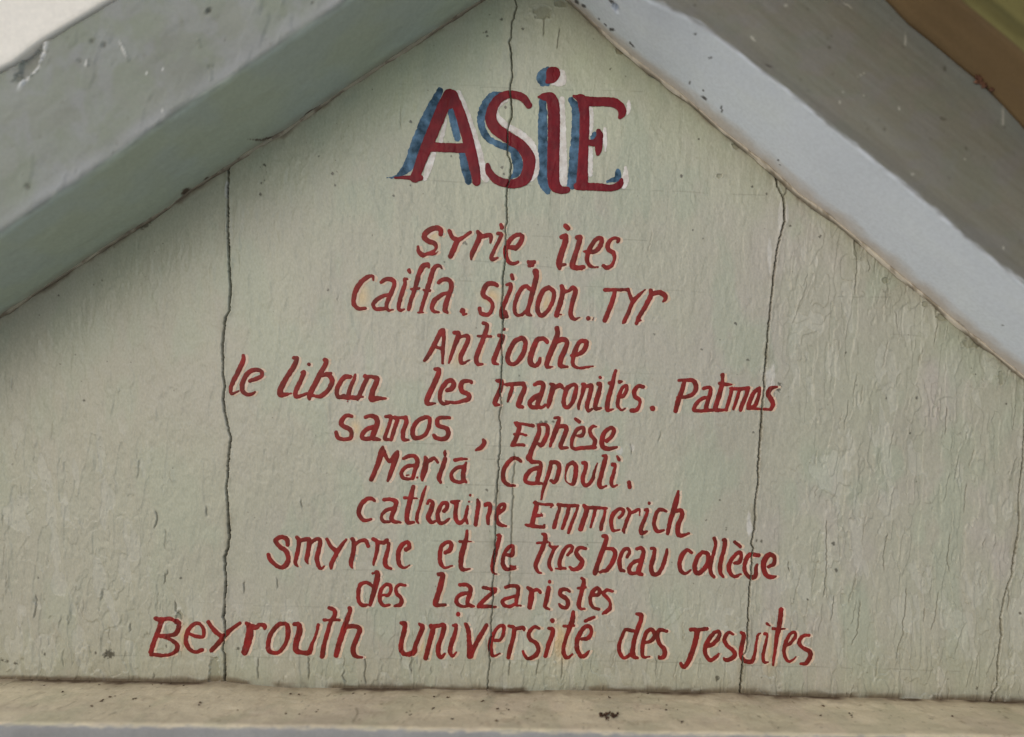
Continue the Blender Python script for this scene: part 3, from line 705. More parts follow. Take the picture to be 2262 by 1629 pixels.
 ('red word with a grave accent and two tall l strokes', 1290, 1160, """1075,275,28 1030,250,34 980,300,42 955,390,42 970,460,38 1015,485,28 1065,450,14;
 1180,270,34 1130,330,42 1105,420,42 1130,485,42 1190,450,44 1240,370,42 1235,290,38 1180,270,34;
 1300,135,34 1315,190,30 1290,300,34 1265,400,38 1270,480,38 1300,520,24;
 1390,150,28 1410,160,38 1395,260,40 1365,370,42 1360,470,38 1395,520,22;
 1505,170,32 1560,215,32; 1500,380,24 1550,370,42 1570,310,32 1555,270,32 1500,310,38 1450,390,42 1455,470,38 1500,515,34 1565,490,16;
 1745,300,38 1690,295,38 1640,310,44 1605,390,38 1610,470,38 1660,525,34 1710,500,42 1715,420,32 1730,390,12;
 1840,415,28 1890,390,38 1900,320,38 1850,295,46 1800,350,54 1790,430,48 1820,500,44 1870,520,42 1915,510,18"""),
 ('red word des above the gap between the last two words', 770, 1250, """245,200,32 180,165,32 120,190,34 100,280,38 110,360,36 150,395,38 190,385,18; 285,65,46 295,100,52 275,190,52 245,300,42 220,385,32; 245,75,22;
 340,290,22 400,290,32 425,240,32 420,195,32 370,190,34 325,250,38 315,340,38 350,395,32 410,390,24;
 570,195,28 510,190,32 475,230,32 490,285,34 530,330,34 520,385,42 465,400,22"""),
 ('red word reading lazaristes', 920, 1250, """225,85,38 260,90,48 255,150,52 225,260,54 195,360,54 200,390,40 290,390,24;
 435,190,34 500,190,34 540,220,38 535,280,42 510,370,44 550,400,38 575,405,18; 530,270,32 450,285,38 400,330,38 410,380,34 460,405,32 520,400,28;
 670,215,28 730,230,34 790,235,34; 785,250,42 700,320,38 630,390,38 620,410,28; 620,405,32 710,405,34 790,412,20;
 890,215,34 950,200,32 1010,210,38 1015,270,38 1000,340,38 1000,390,32 1045,400,12; 1000,300,28 920,320,32 860,350,34 880,395,34 940,405,32 1000,370,28;
 1115,220,32 1150,250,48 1145,330,52 1130,415,44; 1160,250,38 1210,240,32 1235,265,32;
 1330,160,34; 1320,220,38 1315,270,44 1295,360,40 1285,410,34 1325,435,20;
 1530,255,24 1500,235,32 1445,245,42 1440,290,42 1500,330,38 1515,380,38 1490,420,34 1440,405,32 1425,380,16;
 1650,125,28 1670,140,34 1665,200,42 1640,300,42 1620,390,42 1640,430,28 1680,430,20; 1615,225,26 1690,215,18;
 1745,295,28 1810,290,38 1830,250,38 1800,225,34 1755,270,38 1735,340,34 1760,410,32 1820,435,28;
 1960,255,28 1900,245,32 1870,280,32 1910,325,34 1935,370,24 1930,430,38 1890,460,38 1860,478,18"""),
 ('red word reading Beyrouth', 310, 1330, """150,165,34 200,175,42 290,170,34 360,200,38 385,240,42 360,310,44 300,335,34 200,340,38; 215,190,42 180,290,44 140,390,44 105,500,42; 230,345,34 300,375,34 360,420,38 365,480,42 310,520,32 230,535,34 110,525,34;
 490,320,24 560,345,34 625,345,34 630,270,34 590,220,34 530,225,38 470,300,42 455,390,42 490,470,38 550,500,32 615,480,38;
 680,200,34 730,270,38 800,335,42 840,340,42; 1000,210,32 920,265,34 850,330,46 780,410,44 710,485,38;
 1060,210,28 1090,240,54 1090,330,72 1065,430,72 1045,500,66; 1110,245,56 1160,250,46 1200,225,38 1245,240,38 1245,265,22;
 1460,215,34 1390,225,42 1310,310,44 1280,400,42 1285,480,42 1340,510,38 1400,490,38 1460,400,42 1480,300,46 1470,230,46;
 1545,220,38 1585,230,48 1590,310,58 1560,400,58 1560,480,54 1620,505,38 1690,500,54 1720,420,34 1760,320,22 1780,230,34;
 1890,55,34 1940,80,42 1945,130,42 1900,210,38 1870,320,42 1840,430,42 1820,540,46; 1840,178,28 1990,178,22;
 2095,60,42 2100,85,38 2075,160,42 2030,290,54 1990,410,54 1960,530,48; 2050,250,38 2130,240,42 2195,265,42 2170,350,44 2135,440,48 2135,510,48 2170,545,34 2220,550,18"""),
 ('red word with an acute accent in the last line', 850, 1330, """165,210,34 200,215,42 195,290,46 170,390,46 165,470,46 205,520,42 290,500,52 310,430,42 350,330,44 380,250,44 350,220,28;
 460,235,34 480,280,48 450,400,46 410,560,44; 470,250,44 540,235,38 590,240,48 575,330,42 540,430,42 535,510,42 560,555,32 600,515,22;
 735,122,44; 685,235,28 715,235,34 700,320,42 665,420,44 655,500,42 680,540,30 715,500,14;
 810,220,34 835,280,38 845,400,44 850,540,52; 1020,230,38 960,330,44 900,440,42 860,540,48;
 1100,385,28 1150,380,30 1180,330,34 1190,250,34 1150,240,32 1090,310,38 1060,400,44 1060,480,42 1085,540,26 1150,515,14;
 1240,240,28 1290,265,42 1285,350,38 1255,460,42 1235,555,38; 1290,270,38 1350,260,34 1385,260,38 1390,285,18;
 1545,265,22 1490,250,32 1440,310,38 1450,370,38 1510,410,38 1535,470,38 1510,530,42 1440,565,34 1395,530,28 1380,490,18;
 1675,185,44; 1640,260,28 1680,275,34 1670,340,42 1635,430,42 1605,540,38;
 1885,100,32 1875,180,50 1850,250,48 1815,340,34 1790,440,34 1790,520,38 1825,555,32 1875,520,16; 1790,240,28 1890,235,24;
 2005,190,34 2090,150,28; 1970,370,28 2030,360,38 2065,300,34 2040,240,38 1980,270,42 1930,360,44 1920,460,42 1960,540,42 2010,525,34 2040,485,14"""),
 ('red word des in the last line', 1340, 1330, """270,290,34 190,280,34 165,320,32 125,420,36 130,500,38 170,555,32 230,530,38; 300,120,28 345,135,42 325,230,42 290,330,42 265,450,42 265,540,48 310,560,20;
 390,405,28 440,390,38 480,330,38 450,275,38 400,300,42 365,400,38 355,500,38 370,550,28 430,545,12;
 600,290,28 530,280,38 505,330,42 530,420,38 575,470,42 575,540,42 535,560,34 520,540,18"""),
 ('red word at the right end of the last line', 1340, 1330, """840,275,34 920,275,34 1000,265,34; 905,295,48 885,400,48 850,510,48 810,610,44 770,650,38 740,615,28;
 990,440,38 1060,420,42 1120,350,38 1120,295,34 1060,320,38 1000,410,42 980,500,38 1030,580,34 1090,550,32 1120,515,12;
 1260,320,22 1215,305,32 1175,370,38 1200,430,38 1260,480,38 1280,530,42 1240,570,38 1190,580,34 1170,560,14;
 1345,305,32 1370,330,38 1350,430,42 1340,520,42 1370,580,42 1440,590,42 1470,540,34 1490,430,24 1510,330,22 1535,310,14;
 1600,215,28 1630,235,12; 1580,315,34 1600,330,24 1580,430,28 1560,530,28 1570,600,24 1610,595,12;
 1740,75,46 1730,160,46 1715,260,46 1695,370,40 1680,490,32 1660,625,22; 1660,265,24 1780,265,12;
 1790,430,24 1840,400,34 1885,340,32 1870,300,32 1820,330,34 1780,420,34 1770,510,32 1810,590,24 1865,570,18 1890,545,10;
 2020,330,28 1960,340,34 1920,400,38 1950,450,34 2020,490,42 2030,540,42 1990,610,38 1935,615,22"""),
]
for n, (lab, ox, oy, txt) in enumerate(WORDS):
    st = parse(txt, ox, oy, K)
    wd = brush('painted_word', st, M_RED, panel, 0.7, grow=0.6, seed=n + 2, base=0.85)
    wd['label'] = lab
    brush('pale_highlight', st, M_CREAM, wd, 0.25, shift=(5.6, 0.8), grow=0.9, seed=n + 50, rag=3.0, cut=0.24)

HK = 3.9
HEAD = [
 ('letter A', """595,310,84 540,430,94 465,610,92 390,790,86 330,950,72 300,1030,70; 130,1028,8 230,1028,20 320,1030,44 350,1030,40; 620,315,84 680,450,76 740,640,86 780,800,86 820,980,72 830,1065,58; 430,765,70 560,770,66 740,775,70; 575,305,50 625,305,50 615,370,80 600,400,60""",
  """515,275,56 440,440,90 370,600,100 300,790,110 240,930,90 140,1015,28 50,1030,8; 605,440,46 640,560,74 665,690,56; 710,820,62 735,930,84 760,1060,56""",
  """670,300,58 740,470,60 800,650,62 850,820,66 890,980,70 910,1040,60; 570,530,14 540,640,36 522,715,38; 465,820,40 420,940,60 390,1035,40"""),
 ('letter S', """1280,405,46 1230,340,58 1130,310,58 1030,345,66 970,430,76 955,530,86 1000,610,88 1100,680,92 1220,760,88 1280,860,96 1275,960,92 1230,1050,86 1120,1080,62 1010,1050,62 940,980,48 925,920,26""",
  """1060,300,34 960,340,80 890,440,76 870,560,64 920,680,60 1020,740,58 1140,790,60 1180,880,90 1180,970,70 1130,1030,26""",
  """1100,360,16 1010,430,28 1015,500,40 1080,570,48 1180,630,58 1270,700,58 1320,780,60 1340,900,60 1330,1000,56 1270,1060,26"""),
 ('letter i with dot', """1490,130,110 1478,165,86 1440,200,22; 1400,330,44 1470,345,84 1495,450,92 1495,700,92 1490,950,92 1500,1080,92 1550,1130,56 1610,1130,44; 1365,332,10 1420,320,36""",
  """1440,95,56 1400,150,100 1400,190,90 1445,225,26; 1400,350,60 1400,600,84 1400,900,84 1400,1050,84 1440,1140,56""",
  """1555,130,76 1558,200,78 1480,218,18; 1565,350,44 1570,600,60 1575,850,66 1575,1060,72"""),
 ('letter E', """1690,330,26 1740,360,76 1760,500,72 1755,700,72 1745,900,76 1740,1080,88; 1670,325,16 1780,365,70 1900,370,66 2010,380,70 2070,420,66 2085,470,54 2065,505,24; 1780,725,36 1850,722,46 1890,670,50 1880,622,26; 1885,700,54 1880,780,46 1875,820,24; 1700,1100,56 1850,1105,56 1990,1115,46 2060,1085,46 2080,1040,16""",
  """1640,350,46 1690,450,80 1685,700,88 1665,950,92 1650,1090,80; 1842,655,56 1832,690,48; 2050,970,46 2040,1030,58 1960,1060,24""",
  """1815,430,36 1820,550,40 1810,650,26; 1810,780,40 1810,1000,40; 2140,370,26 2140,430,38 2130,480,16; 1935,600,26 1935,700,38 1940,790,16; 2115,940,26 2110,1040,58 2100,1100,36"""),
]
for n, (lab, r_, b_, w_) in enumerate(HEAD):
    lt = brush('painted_letter', parse(r_, 840, 130, HK), M_REDB, panel, 0.8, grow=1.6, seed=n + 90, rag=1.2, base=1.15)
    lt['label'] = 'large dark red heading ' + lab
    brush('blue_shading', parse(b_, 840, 130, HK), M_BLUE, lt, 0.2, seed=n + 95, rag=2.8)
    brush('white_highlight', parse(w_, 840, 130, HK), M_WHITE, lt, 0.2, seed=n + 99, rag=2.6, base=0.6)

# ------------------------------------------------------------------ rafters and beam
def rail(pts, d):
    pts = back(pts, d)
    return lambda X: interp_ext(X, pts)

def interp_ext(X, pts):
    px = np.array([p[0] for p in pts]); py = np.array([p[1] for p in pts])
    y = np.interp(X, px, py)
    s0 = (py[min(3, len(py) - 1)] - py[0]) / (px[min(3, len(px) - 1)] - px[0])
    s1 = (py[-1] - py[-4 if len(py) > 3 else 0]) / (px[-1] - px[-4 if len(px) > 3 else 0])
    y = np.where(X < px[0], py[0] + s0 * (X - px[0]), y)
    return np.where(X > px[-1], py[-1] + s1 * (X - px[-1]), y)

def proj(X, Y, d):
    k = D / (D - d)
    return FU + (X - FU) * k, FV + (Y - FV) * k

def lump(u, v, spots, amount):
    t = np.zeros_like(u)
    for x, y, rx, ry, a in spots:
        ca, sa = math.cos(math.radians(a)), math.sin(math.radians(a))
        p, q_ = (u - x) * ca + (v - y) * sa, -(u - x) * sa + (v - y) * ca
        dd = np.hypot(p / rx, q_ / ry) + (fbm(u / 4.0, v / 4.0, int(x) % 50, 2) - 0.5) * 0.9
        t = np.maximum(t, sm(1.1, 0.7, dd))
    return t * amount

def timber(name, X, yb, yf, yo, down, R, colour, shape, sag=0.0, nb=70, nf=110, seed=0, mat=M_TIMBER):
    """a beam standing PD out of the boards. yb: edge on the boards, yf: front inner edge, yo: front outer edge"""
    B, Fr, O = yb(X), yf(X), yo(X)
    sg = np.sign(np.mean(O - Fr))
    rows = []   # (Y, d, face) face 0 under, 1 front
    t = np.linspace(0, 1, nb)
    for k in t:
        rows.append((B + (Fr - B) * k, np.full_like(X, -8 + (PD - R + 8) * k), 0.0))
    for k in np.linspace(0, 1, 9)[1:-1]:
        a = k * math.pi / 2
        rows.append((Fr + sg * R * (1 - math.cos(a)), np.full_like(X, PD - R + R * math.sin(a)), k))
    for k in np.linspace(0, 1, nf):
        rows.append((Fr + sg * R + (O - sg * R * 0.2 - Fr - sg * R) * k, np.full_like(X, PD), 1.0))
    for k in np.linspace(0, 1, 6)[1:]:
        a = k * math.pi / 2
        rows.append((O - sg * R * 0.2 * (1 - math.sin(a)), np.full_like(X, PD - 0.2 * R * (1 - math.cos(a))), 1.0))
    rows.append((O, np.full_like(X, -8.0), 1.0))
    Y = np.stack([r[0] for r in rows]); Dp = np.stack([r[1] for r in rows])
    Fc = np.stack([np.full_like(X, r[2]) for r in rows])
    XX = np.broadcast_to(X, Y.shape).copy()
    pu, pv = proj(XX, Y, Dp)
    dz = shape(XX, Y, Dp, pu, pv, Fc)
    inner = 1 - Fc
    Dp2 = Dp + dz * Fc
    Y2 = Y - sg * dz * inner * sm(0, 30, Dp)
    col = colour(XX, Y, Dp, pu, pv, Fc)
    n, m = Y.shape
    flip = sg > 0
    return mesh_np(name, P3(XX, Y2, Dp2).reshape(-1, 3), [grid_faces(n, m, flip)], mat, col=col.reshape(-1, 3))

L_FR = [(-1400, 1456), (0, 517), (190, 389), (371, 263), (560, 138), (760, 7), (1200, -281)]
L_OUT = [(-1400, 1055), (0, 161), (30, 144), (91, 97), (162, 56), (257, 0), (1250, -640)]
R_FR = [(1180, -170), (1439, 0), (1500, 27), (1558, 60), (1746, 203), (1800, 249), (1871, 307), (1990, 402), (2107, 500), (2168, 552), (2262, 627), (3600, 1690)]
R_OUT = [(1150, -700), (1956, 0), (2006, 52), (2081, 113), (2162, 181), (2219, 236), (2262, 283), (3600, 1470)]

XL = np.concatenate([np.arange(-1100, -260, 20.0), np.arange(-260, 1187.1, 3.0)])
XR = np.concatenate([np.arange(1187, 2420, 3.0), np.arange(2420, 3350, 20.0)])

def along(XX, Y, s):
    return (XX * math.cos(s) + Y * math.sin(s)), (-XX * math.sin(s) + Y * math.cos(s))

def shape_l(XX, Y, Dp, pu, pv, Fc):
    a, b = along(XX, Y, -0.585)
    q_ = np.where(Fc > 0.5, b, Dp)
    z = 5.0 * (fbm(a / 90, q_ / 45, 301, 3) - 0.5) + 1.5 * (fbm(a / 22, q_ / 14, 311, 3) - 0.5)
    z -= lump(pu, pv, [(65, 140, 22, 50, 32)], 7)
    z += 3 * np.exp(-((pu - (100 - (pv - 95) * 0.50 + 6 * np.sin((pv - 95) / 20))) / 5.5) ** 2) * sm(75, 100, pv) * sm(208, 185, pv)
    wr = fbm((pu + 0.25 * pv) / 26.0, pv / 90.0, 327, 3)
    z += Fc * 1.3 * sm(0.60, 0.68, wr) * sm(0.45, 0.65, fbm(pu / 120, pv / 120, 329, 2))
    z += lump(pu, pv, [(276, 118, 3, 24, -25), (193, 140, 4, 8, 10), (440, 95, 3, 14, -10), (465, 160, 3, 20, 0), (455, 25, 4, 9, 40)], 2)
    z -= lump(pu, pv, [(204, 92, 7, 7, 0), (228, 100, 5, 5, 0), (175, 135, 5, 5, 0), (462, 25, 4, 7, 30), (60, 413, 6, 8, 0), (465, 148, 6, 6, 0), (690, 5, 4, 3, 0)], 2.5)
    return z

def col_l(XX, Y, Dp, pu, pv, Fc):
    a, b = along(XX, Y, -0.585)
    q_ = np.where(Fc > 0.5, b, Dp)
    c = np.ones(XX.shape + (3,)) * np.array([0.225, 0.225, 0.190])
    n1 = fbm(a / 160, q_ / 80, 331, 3)
    c *= (0.86 + 0.28 * n1)[..., None]
    c = mixc(c, sm(0.45, 0.7, fbm(a / 70, q_ / 60, 341, 3)) * 0.4, np.array([0.215, 0.235, 0.170]))
    c = mixc(c, sm(0.52, 0.75, fbm(a / 50, q_ / 50, 351, 3)) * 0.3, np.array([0.25, 0.245, 0.24]))
    c = mixc(c, sm(0.52, 0.66, fbm(pu / 46, pv / 58, 355, 3)) * 0.35, np.array([0.27, 0.262, 0.272]))
    c = mixc(c, sm(0.54, 0.68, fbm(pu / 40, pv / 60, 356, 3)) * 0.35, np.array([0.195, 0.21, 0.15]))
    c *= np.array([0.93, 0.965, 0.92])
    de = (interp_ext(pu, L_FR) - pv) * 0.83
    c = mixc(c, np.exp(-((de - 16) / 20.0) ** 2) * (0.25 + 0.6 * fbm(a / 90, q_ * 0, 357, 2)) * (Fc > 0.5), np.array([0.285, 0.287, 0.280]))
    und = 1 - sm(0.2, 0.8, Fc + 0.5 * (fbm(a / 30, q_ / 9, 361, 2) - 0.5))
    c = mixc(c, und, np.array([0.42, 0.47, 0.36]) * 1.0)  # underside paler than the front: bounced light put into the colour
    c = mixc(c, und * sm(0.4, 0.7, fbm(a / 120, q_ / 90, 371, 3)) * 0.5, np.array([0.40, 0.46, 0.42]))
    # rubbed light edge
    c = mixc(c, np.exp(-((Fc - 0.75) / 0.3) ** 2) * (Fc < 1) * 0.25, np.array([0.42, 0.41, 0.38]))
    edge = sm(26, 2, Dp) * (Fc < 0.01)
    c = mixc(c, edge * 0.7 * fbm(a / 40, Dp / 20, 375, 2), np.array([0.24, 0.17, 0.10]))
    c = mixc(c, lump(pu, pv, [(413, 424, 13, 8, -30), (456, 396, 8, 3, -30), (385, 455, 20, 3, -35), (690, 245, 22, 3, -30), (610, 303, 40, 3, -10), (570, 310, 22, 2, 5)], 0.9), np.array([0.07, 0.035, 0.02]))
    c = mixc(c, lump(pu, pv, [(203, 90, 6, 4, 40), (229, 101, 4, 5, 0), (462, 24, 5, 9, 35), (497, 88, 2, 5, 0), (60, 414, 4, 7, 0), (482, 37, 2, 2, 0), (690, 5, 5, 3, 0), (52, 387, 2, 5, 0), (250, 336, 3, 3, 0), (175, 137, 4, 4, 0), (235, 0, 14, 3, -30)], 0.6), np.array([0.09, 0.085, 0.065]))
    c = mixc(c, lump(pu, pv, [(358, 153, 2.2, 2.2, 0), (324, 161, 2, 4, 0), (359, 245, 2, 3.4, 0), (192, 141, 3, 9, 10), (272, 110, 2.2, 22, -25)], 0.75), np.array([0.72, 0.70, 0.64]))
    c = mixc(c, np.exp(-((pu - (100 - (pv - 95) * 0.50 + 6 * np.sin((pv - 95) / 20))) / 5) ** 2) * sm(75, 100, pv) * sm(208, 185, pv) * 0.9, np.array([0.68, 0.67, 0.63]))
    c = mixc(c, lump(pu, pv, [(62, 140, 16, 44, 32)], 0.55), np.array([0.17, 0.165, 0.13]))
    sp = np.where(_h(np.floor(pu / 5), np.floor(pv / 5), 3) > 0.9965, 1.0, 0.0) * Fc
    c = mixc(c, sp * 0.35, np.array([0.12, 0.11, 0.08]))
    return c

def shape_r(XX, Y, Dp, pu, pv, Fc):
    a, b = along(XX, Y, 0.66)
    q_ = np.where(Fc > 0.5, b, Dp)
    z = (1.2 + 2.3 * Fc) * (fbm(a / 140, q_ / 40, 401, 3) - 0.5) + (0.4 + 1.0 * Fc) * (fbm(a / 60, q_ / 8, 411, 3) - 0.5)
    z -= lump(pu, pv, [(1360, 17, 13, 5, 58)], 14)
    z += 4 * sm(14, 0, Dp + 10 * (fbm(a / 30, Dp / 10, 415, 2) - 0.5)) * (Fc < 0.01)
    return z

def col_r(XX, Y, Dp, pu, pv, Fc):
    a, b = along(XX, Y, 0.66)
    q_ = np.where(Fc > 0.5, b, Dp)
    c = np.ones(XX.shape + (3,)) * np.array([0.172, 0.162, 0.125])
    c *= (0.84 + 0.32 * fbm(a / 200, q_ / 45, 431, 3))[..., None]
    c = mixc(c, sm(0.42, 0.72, fbm(a / 120, q_ / 16, 441, 3)) * 0.4, np.array([0.19, 0.185, 0.155]))
    c = mixc(c, sm(0.5, 0.72, fbm(a / 55, q_ / 40, 451, 3)) * 0.35, np.array([0.175, 0.155, 0.13]))
    c = mixc(c, sm(0.52, 0.66, fbm(pu / 60, pv / 44, 455, 3)) * 0.3, np.array([0.185, 0.175, 0.172]))
    c = mixc(c, sm(0.54, 0.68, fbm(pu / 64, pv / 48, 456, 3)) * 0.35, np.array([0.15, 0.158, 0.115]))
    do = (pv - interp_ext(pu, R_OUT)) * 0.78
    c = mixc(c, sm(70, 5, do + 30 * (fbm(a / 60, q_ / 30, 457, 2) - 0.5)) * 0.55 * (Fc > 0.5), np.array([0.195, 0.21, 0.19]))
    di = (interp_ext(pu, R_FR) - pv) * 0.78
    c = mixc(c, np.exp(-((di - 14) / 16.0) ** 2) * 0.4 * (Fc > 0.5), np.array([0.13, 0.125, 0.11]))
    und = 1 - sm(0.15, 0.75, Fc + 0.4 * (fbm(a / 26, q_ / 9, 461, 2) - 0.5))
    up = np.array([0.81, 0.85, 0.895]) * (0.95 + 0.1 * fbm(a / 150, Dp / 60, 471, 3))[..., None]  # pale bluish underside: light from the left put into the colour
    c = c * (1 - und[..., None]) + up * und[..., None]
    # pink-cream filler run along the boards
    e = Dp + 22 * (fbm(a / 34, Dp / 18, 481, 3) - 0.5)
    c = mixc(c, sm(50, 10, e) * (Fc < 0.01) * 0.85, np.array([0.60, 0.52, 0.43]))
    c = mixc(c, sm(8, 0, e) * sm(0.45, 0.6, fbm(a / 40, Dp * 0, 491, 2)) * (Fc < 0.01) * 0.8, np.array([0.14, 0.105, 0.06]))
    c = mixc(c, lump(pu, pv, [(1359, 16, 10, 4.5, 58), (1350, 3, 7, 4, 20), (1322, 42, 2.5, 4, 20), (1337, 55, 5, 2.2, 50), (1352, 65, 6, 4, 0), (1396, 99, 9, 2.6, 45), (1535, 76, 3.4, 2.6, 0), (1569, 128, 5, 2.2, -15),
                              (1523, 183, 1.5, 4, 0), (1553, 200, 2.6, 2, 0), (1556, 217, 9, 3, 35), (1594, 241, 2, 8, 0), (1719, 355, 2.4, 2.4, 0), (1722, 364, 3, 2, 0), (2047, 485, 2.6, 2, 0), (1274, 4, 6, 4, 50), (1290, 14, 6, 3, 30), (1700, 146, 12, 2.4, 20), (2214, 718, 3, 2.6, 0)], 0.9), np.array([0.045, 0.035, 0.03]))
    c = mixc(c, lump(pu, pv, [(1832, 106, 4, 3, 20), (1953, 286, 3.4, 4, 0), (2134, 328, 4, 5, 0), (2083, 263, 9, 4, 0), (2086, 152, 4, 7, 0), (2218, 280, 3, 5, 0), (1535, 12, 4, 3, 0), (1838, 80, 2, 2, 0)], 0.7), np.array([0.07, 0.065, 0.045]))
    c = mixc(c, lump(pu, pv, [(2001, 80, 1.5, 23, 5), (1855, 226, 2, 2.4, 0), (1986, 240, 2, 4, 0), (2130, 353, 2, 2.4, 0), (1862, 204, 3, 2, 0), (2216, 548, 2.4, 5, 0), (1736, 12, 2, 5, 0), (1904, 165, 11, 1.4, -30), (1873, 12, 14, 1.4, 35), (2016, 386, 4, 2, 0), (1909, 213, 2, 2.4, 0), (1663, 85, 8, 2, 55), (2215, 260, 3, 26, 0)], 0.55), np.array([0.55, 0.53, 0.44]))
    sp = np.where(_h(np.floor(pu / 6), np.floor(pv / 6), 5) > 0.997, 1.0, 0.0) * Fc
    c = mixc(c, sp * 0.35, np.array([0.09, 0.085, 0.06]))
    return c

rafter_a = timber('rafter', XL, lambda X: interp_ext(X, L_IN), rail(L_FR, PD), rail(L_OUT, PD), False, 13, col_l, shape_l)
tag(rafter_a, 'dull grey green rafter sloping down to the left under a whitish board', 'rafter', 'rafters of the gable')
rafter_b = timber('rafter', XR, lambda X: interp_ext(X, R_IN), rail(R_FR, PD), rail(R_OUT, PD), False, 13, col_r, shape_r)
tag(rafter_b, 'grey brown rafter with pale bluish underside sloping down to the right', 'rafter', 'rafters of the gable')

def bead(X, yin, rad, off_d, colour, dirt, seed, parent, name):
    """a rough run of filler in the corner between rafter and boards"""
    n = 9
    Y0 = yin(X)
    rr = rad * (0.45 + 1.1 * fbm(X / 26.0, X * 0 + seed, seed, 3))
    ang = np.linspace(0.5 * math.pi, 1.5 * math.pi, n)          # half round, bulging down and forward
    th = np.linspace(0, 2 * math.pi, n)[:, None]
    Y = Y0[None] + rr[None] * np.cos(th) * 1.1 + 0.25 * rr[None]
    Dp = off_d + rr[None] * np.sin(th)
    XX = np.broadcast_to(X, Y.shape).copy()
    k = fbm(XX / 7.0, Dp / 5.0, seed + 3, 2) - 0.5
    Y = Y + 2.0 * k
    Dp = Dp + 2.0 * k
    c = np.ones(Y.shape + (3,)) * np.array(colour) * (0.85 + 0.3 * fbm(XX / 30, Dp / 8, seed + 5, 2))[..., None]
    c = mixc(c, sm(0.56, 0.66, fbm(XX / 16.0, Dp / 6.0, seed + 7, 3)) * 0.6, np.array(dirt))
    c = mixc(c, sm(0.1, 0.9, np.cos(th) * np.ones_like(Y)) * sm(0.42, 0.6, fbm(XX / 48.0, XX * 0, seed + 9, 2)) * 0.8, np.array([0.13, 0.10, 0.06]))
    return mesh_np(name, P3(XX, Y, Dp).reshape(-1, 3), [grid_faces(*Y.shape, True)], M_TIMBER, parent, col=c.reshape(-1, 3))

bead(XR[XR < 2420], lambda X: interp_ext(X, R_IN), 5.5, 3.0, (0.60, 0.53, 0.41), (0.20, 0.15, 0.09), 811, rafter_b, 'filler_bead')
bead(XL[XL > -260], lambda X: interp_ext(X, L_IN), 4.0, 1.5, (0.34, 0.30, 0.21), (0.12, 0.075, 0.045), 831, rafter_a, 'filler_bead')

B_FR = [(-1400, 1584), (0, 1599), (400, 1603), (760, 1607), (1100, 1614), (1500, 1620), (2000, 1626), (2262, 1629), (3600, 1650)]
B_OUT = [(-1400, 1884), (0, 1899), (400, 1903), (760, 1907), (1100, 1914), (1500, 1920), (2000, 1926), (2262, 1929), (3600, 1950)]
XB = np.concatenate([np.arange(-1100, -120, 20.0), np.arange(-120, 2400, 3.0), np.arange(2400, 3350, 20.0)])

def shape_b(XX, Y, Dp, pu, pv, Fc):
    q_ = np.where(Fc > 0.5, Y, Dp)
    return 3.5 * (fbm(XX / 110, q_ / 50, 501, 3) - 0.5) + 2.4 * (fbm(XX / 18, q_ / 18, 511, 3) - 0.5)

def col_b(XX, Y, Dp, pu, pv, Fc):
    q_ = np.where(Fc > 0.5, Y, Dp)
    c = np.ones(XX.shape + (3,)) * np.array([0.70, 0.59, 0.395])
    c *= (0.84 + 0.32 * fbm(XX / 150, q_ / 90, 531, 3))[..., None]
    c = mixc(c, sm(0.45, 0.72, fbm(XX / 90, q_ / 70, 541, 3)) * 0.4, np.array([0.50, 0.40, 0.29]))
    c = mixc(c, sm(0.5, 0.75, fbm(XX / 60, q_ / 90, 551, 3)) * 0.4, np.array([0.46, 0.43, 0.27]))
    # dirt collecting in the corner and blown over the ledge
    dn = fbm(XX / 30, q_ / 26, 561, 3)
    c = mixc(c, sm(60, 0, Dp + 50 * (dn - 0.5)) * 0.55, np.array([0.27, 0.19, 0.11]))
    c = mixc(c, sm(22, 4, Dp + 26 * (dn - 0.5)) * sm(0.36, 0.55, fbm(XX / 80, q_ * 0, 571, 3)) * 0.9, np.array([0.09, 0.055, 0.03]))
    c = mixc(c, sm(0.70, 0.80, fbm(XX / 12, q_ / 22, 581, 2)) * (1 - Fc) * 0.2, np.array([0.30, 0.21, 0.13]))
    c = mixc(c, sm(0.80, 0.86, fbm(XX / 8, q_ / 15, 591, 2)) * (1 - Fc) * 0.45, np.array([0.14, 0.10, 0.06]))
    c = mixc(c, np.exp(-((pu - (782 + (1600 - pv) * 0.22 + 3 * np.sin(pv / 5.0))) / 1.8) ** 2) * sm(1562, 1568, pv) * sm(1602, 1596, pv) * 0.75, np.array([0.17, 0.12, 0.07]))
    fr = sm(0.25, 0.85, Fc + 0.5 * (fbm(XX / 16, q_ / 8, 595, 2) - 0.5))
    g = np.array([0.285, 0.275, 0.255]) * (0.85 + 0.3 * fbm(XX / 60, q_ / 30, 601, 3))[..., None]
    return c * (1 - fr[..., None]) + g * fr[..., None]

beam = timber('tie_beam', XB, lambda X: interp_ext(X, B_IN), rail(B_FR, PD), rail(B_OUT, PD), True, 10, col_b, shape_b, mat=M_BEAM, nb=90, nf=60)
tag(beam, 'tan dusty horizontal beam with dark dirt in the corner below the lettering', 'beam')

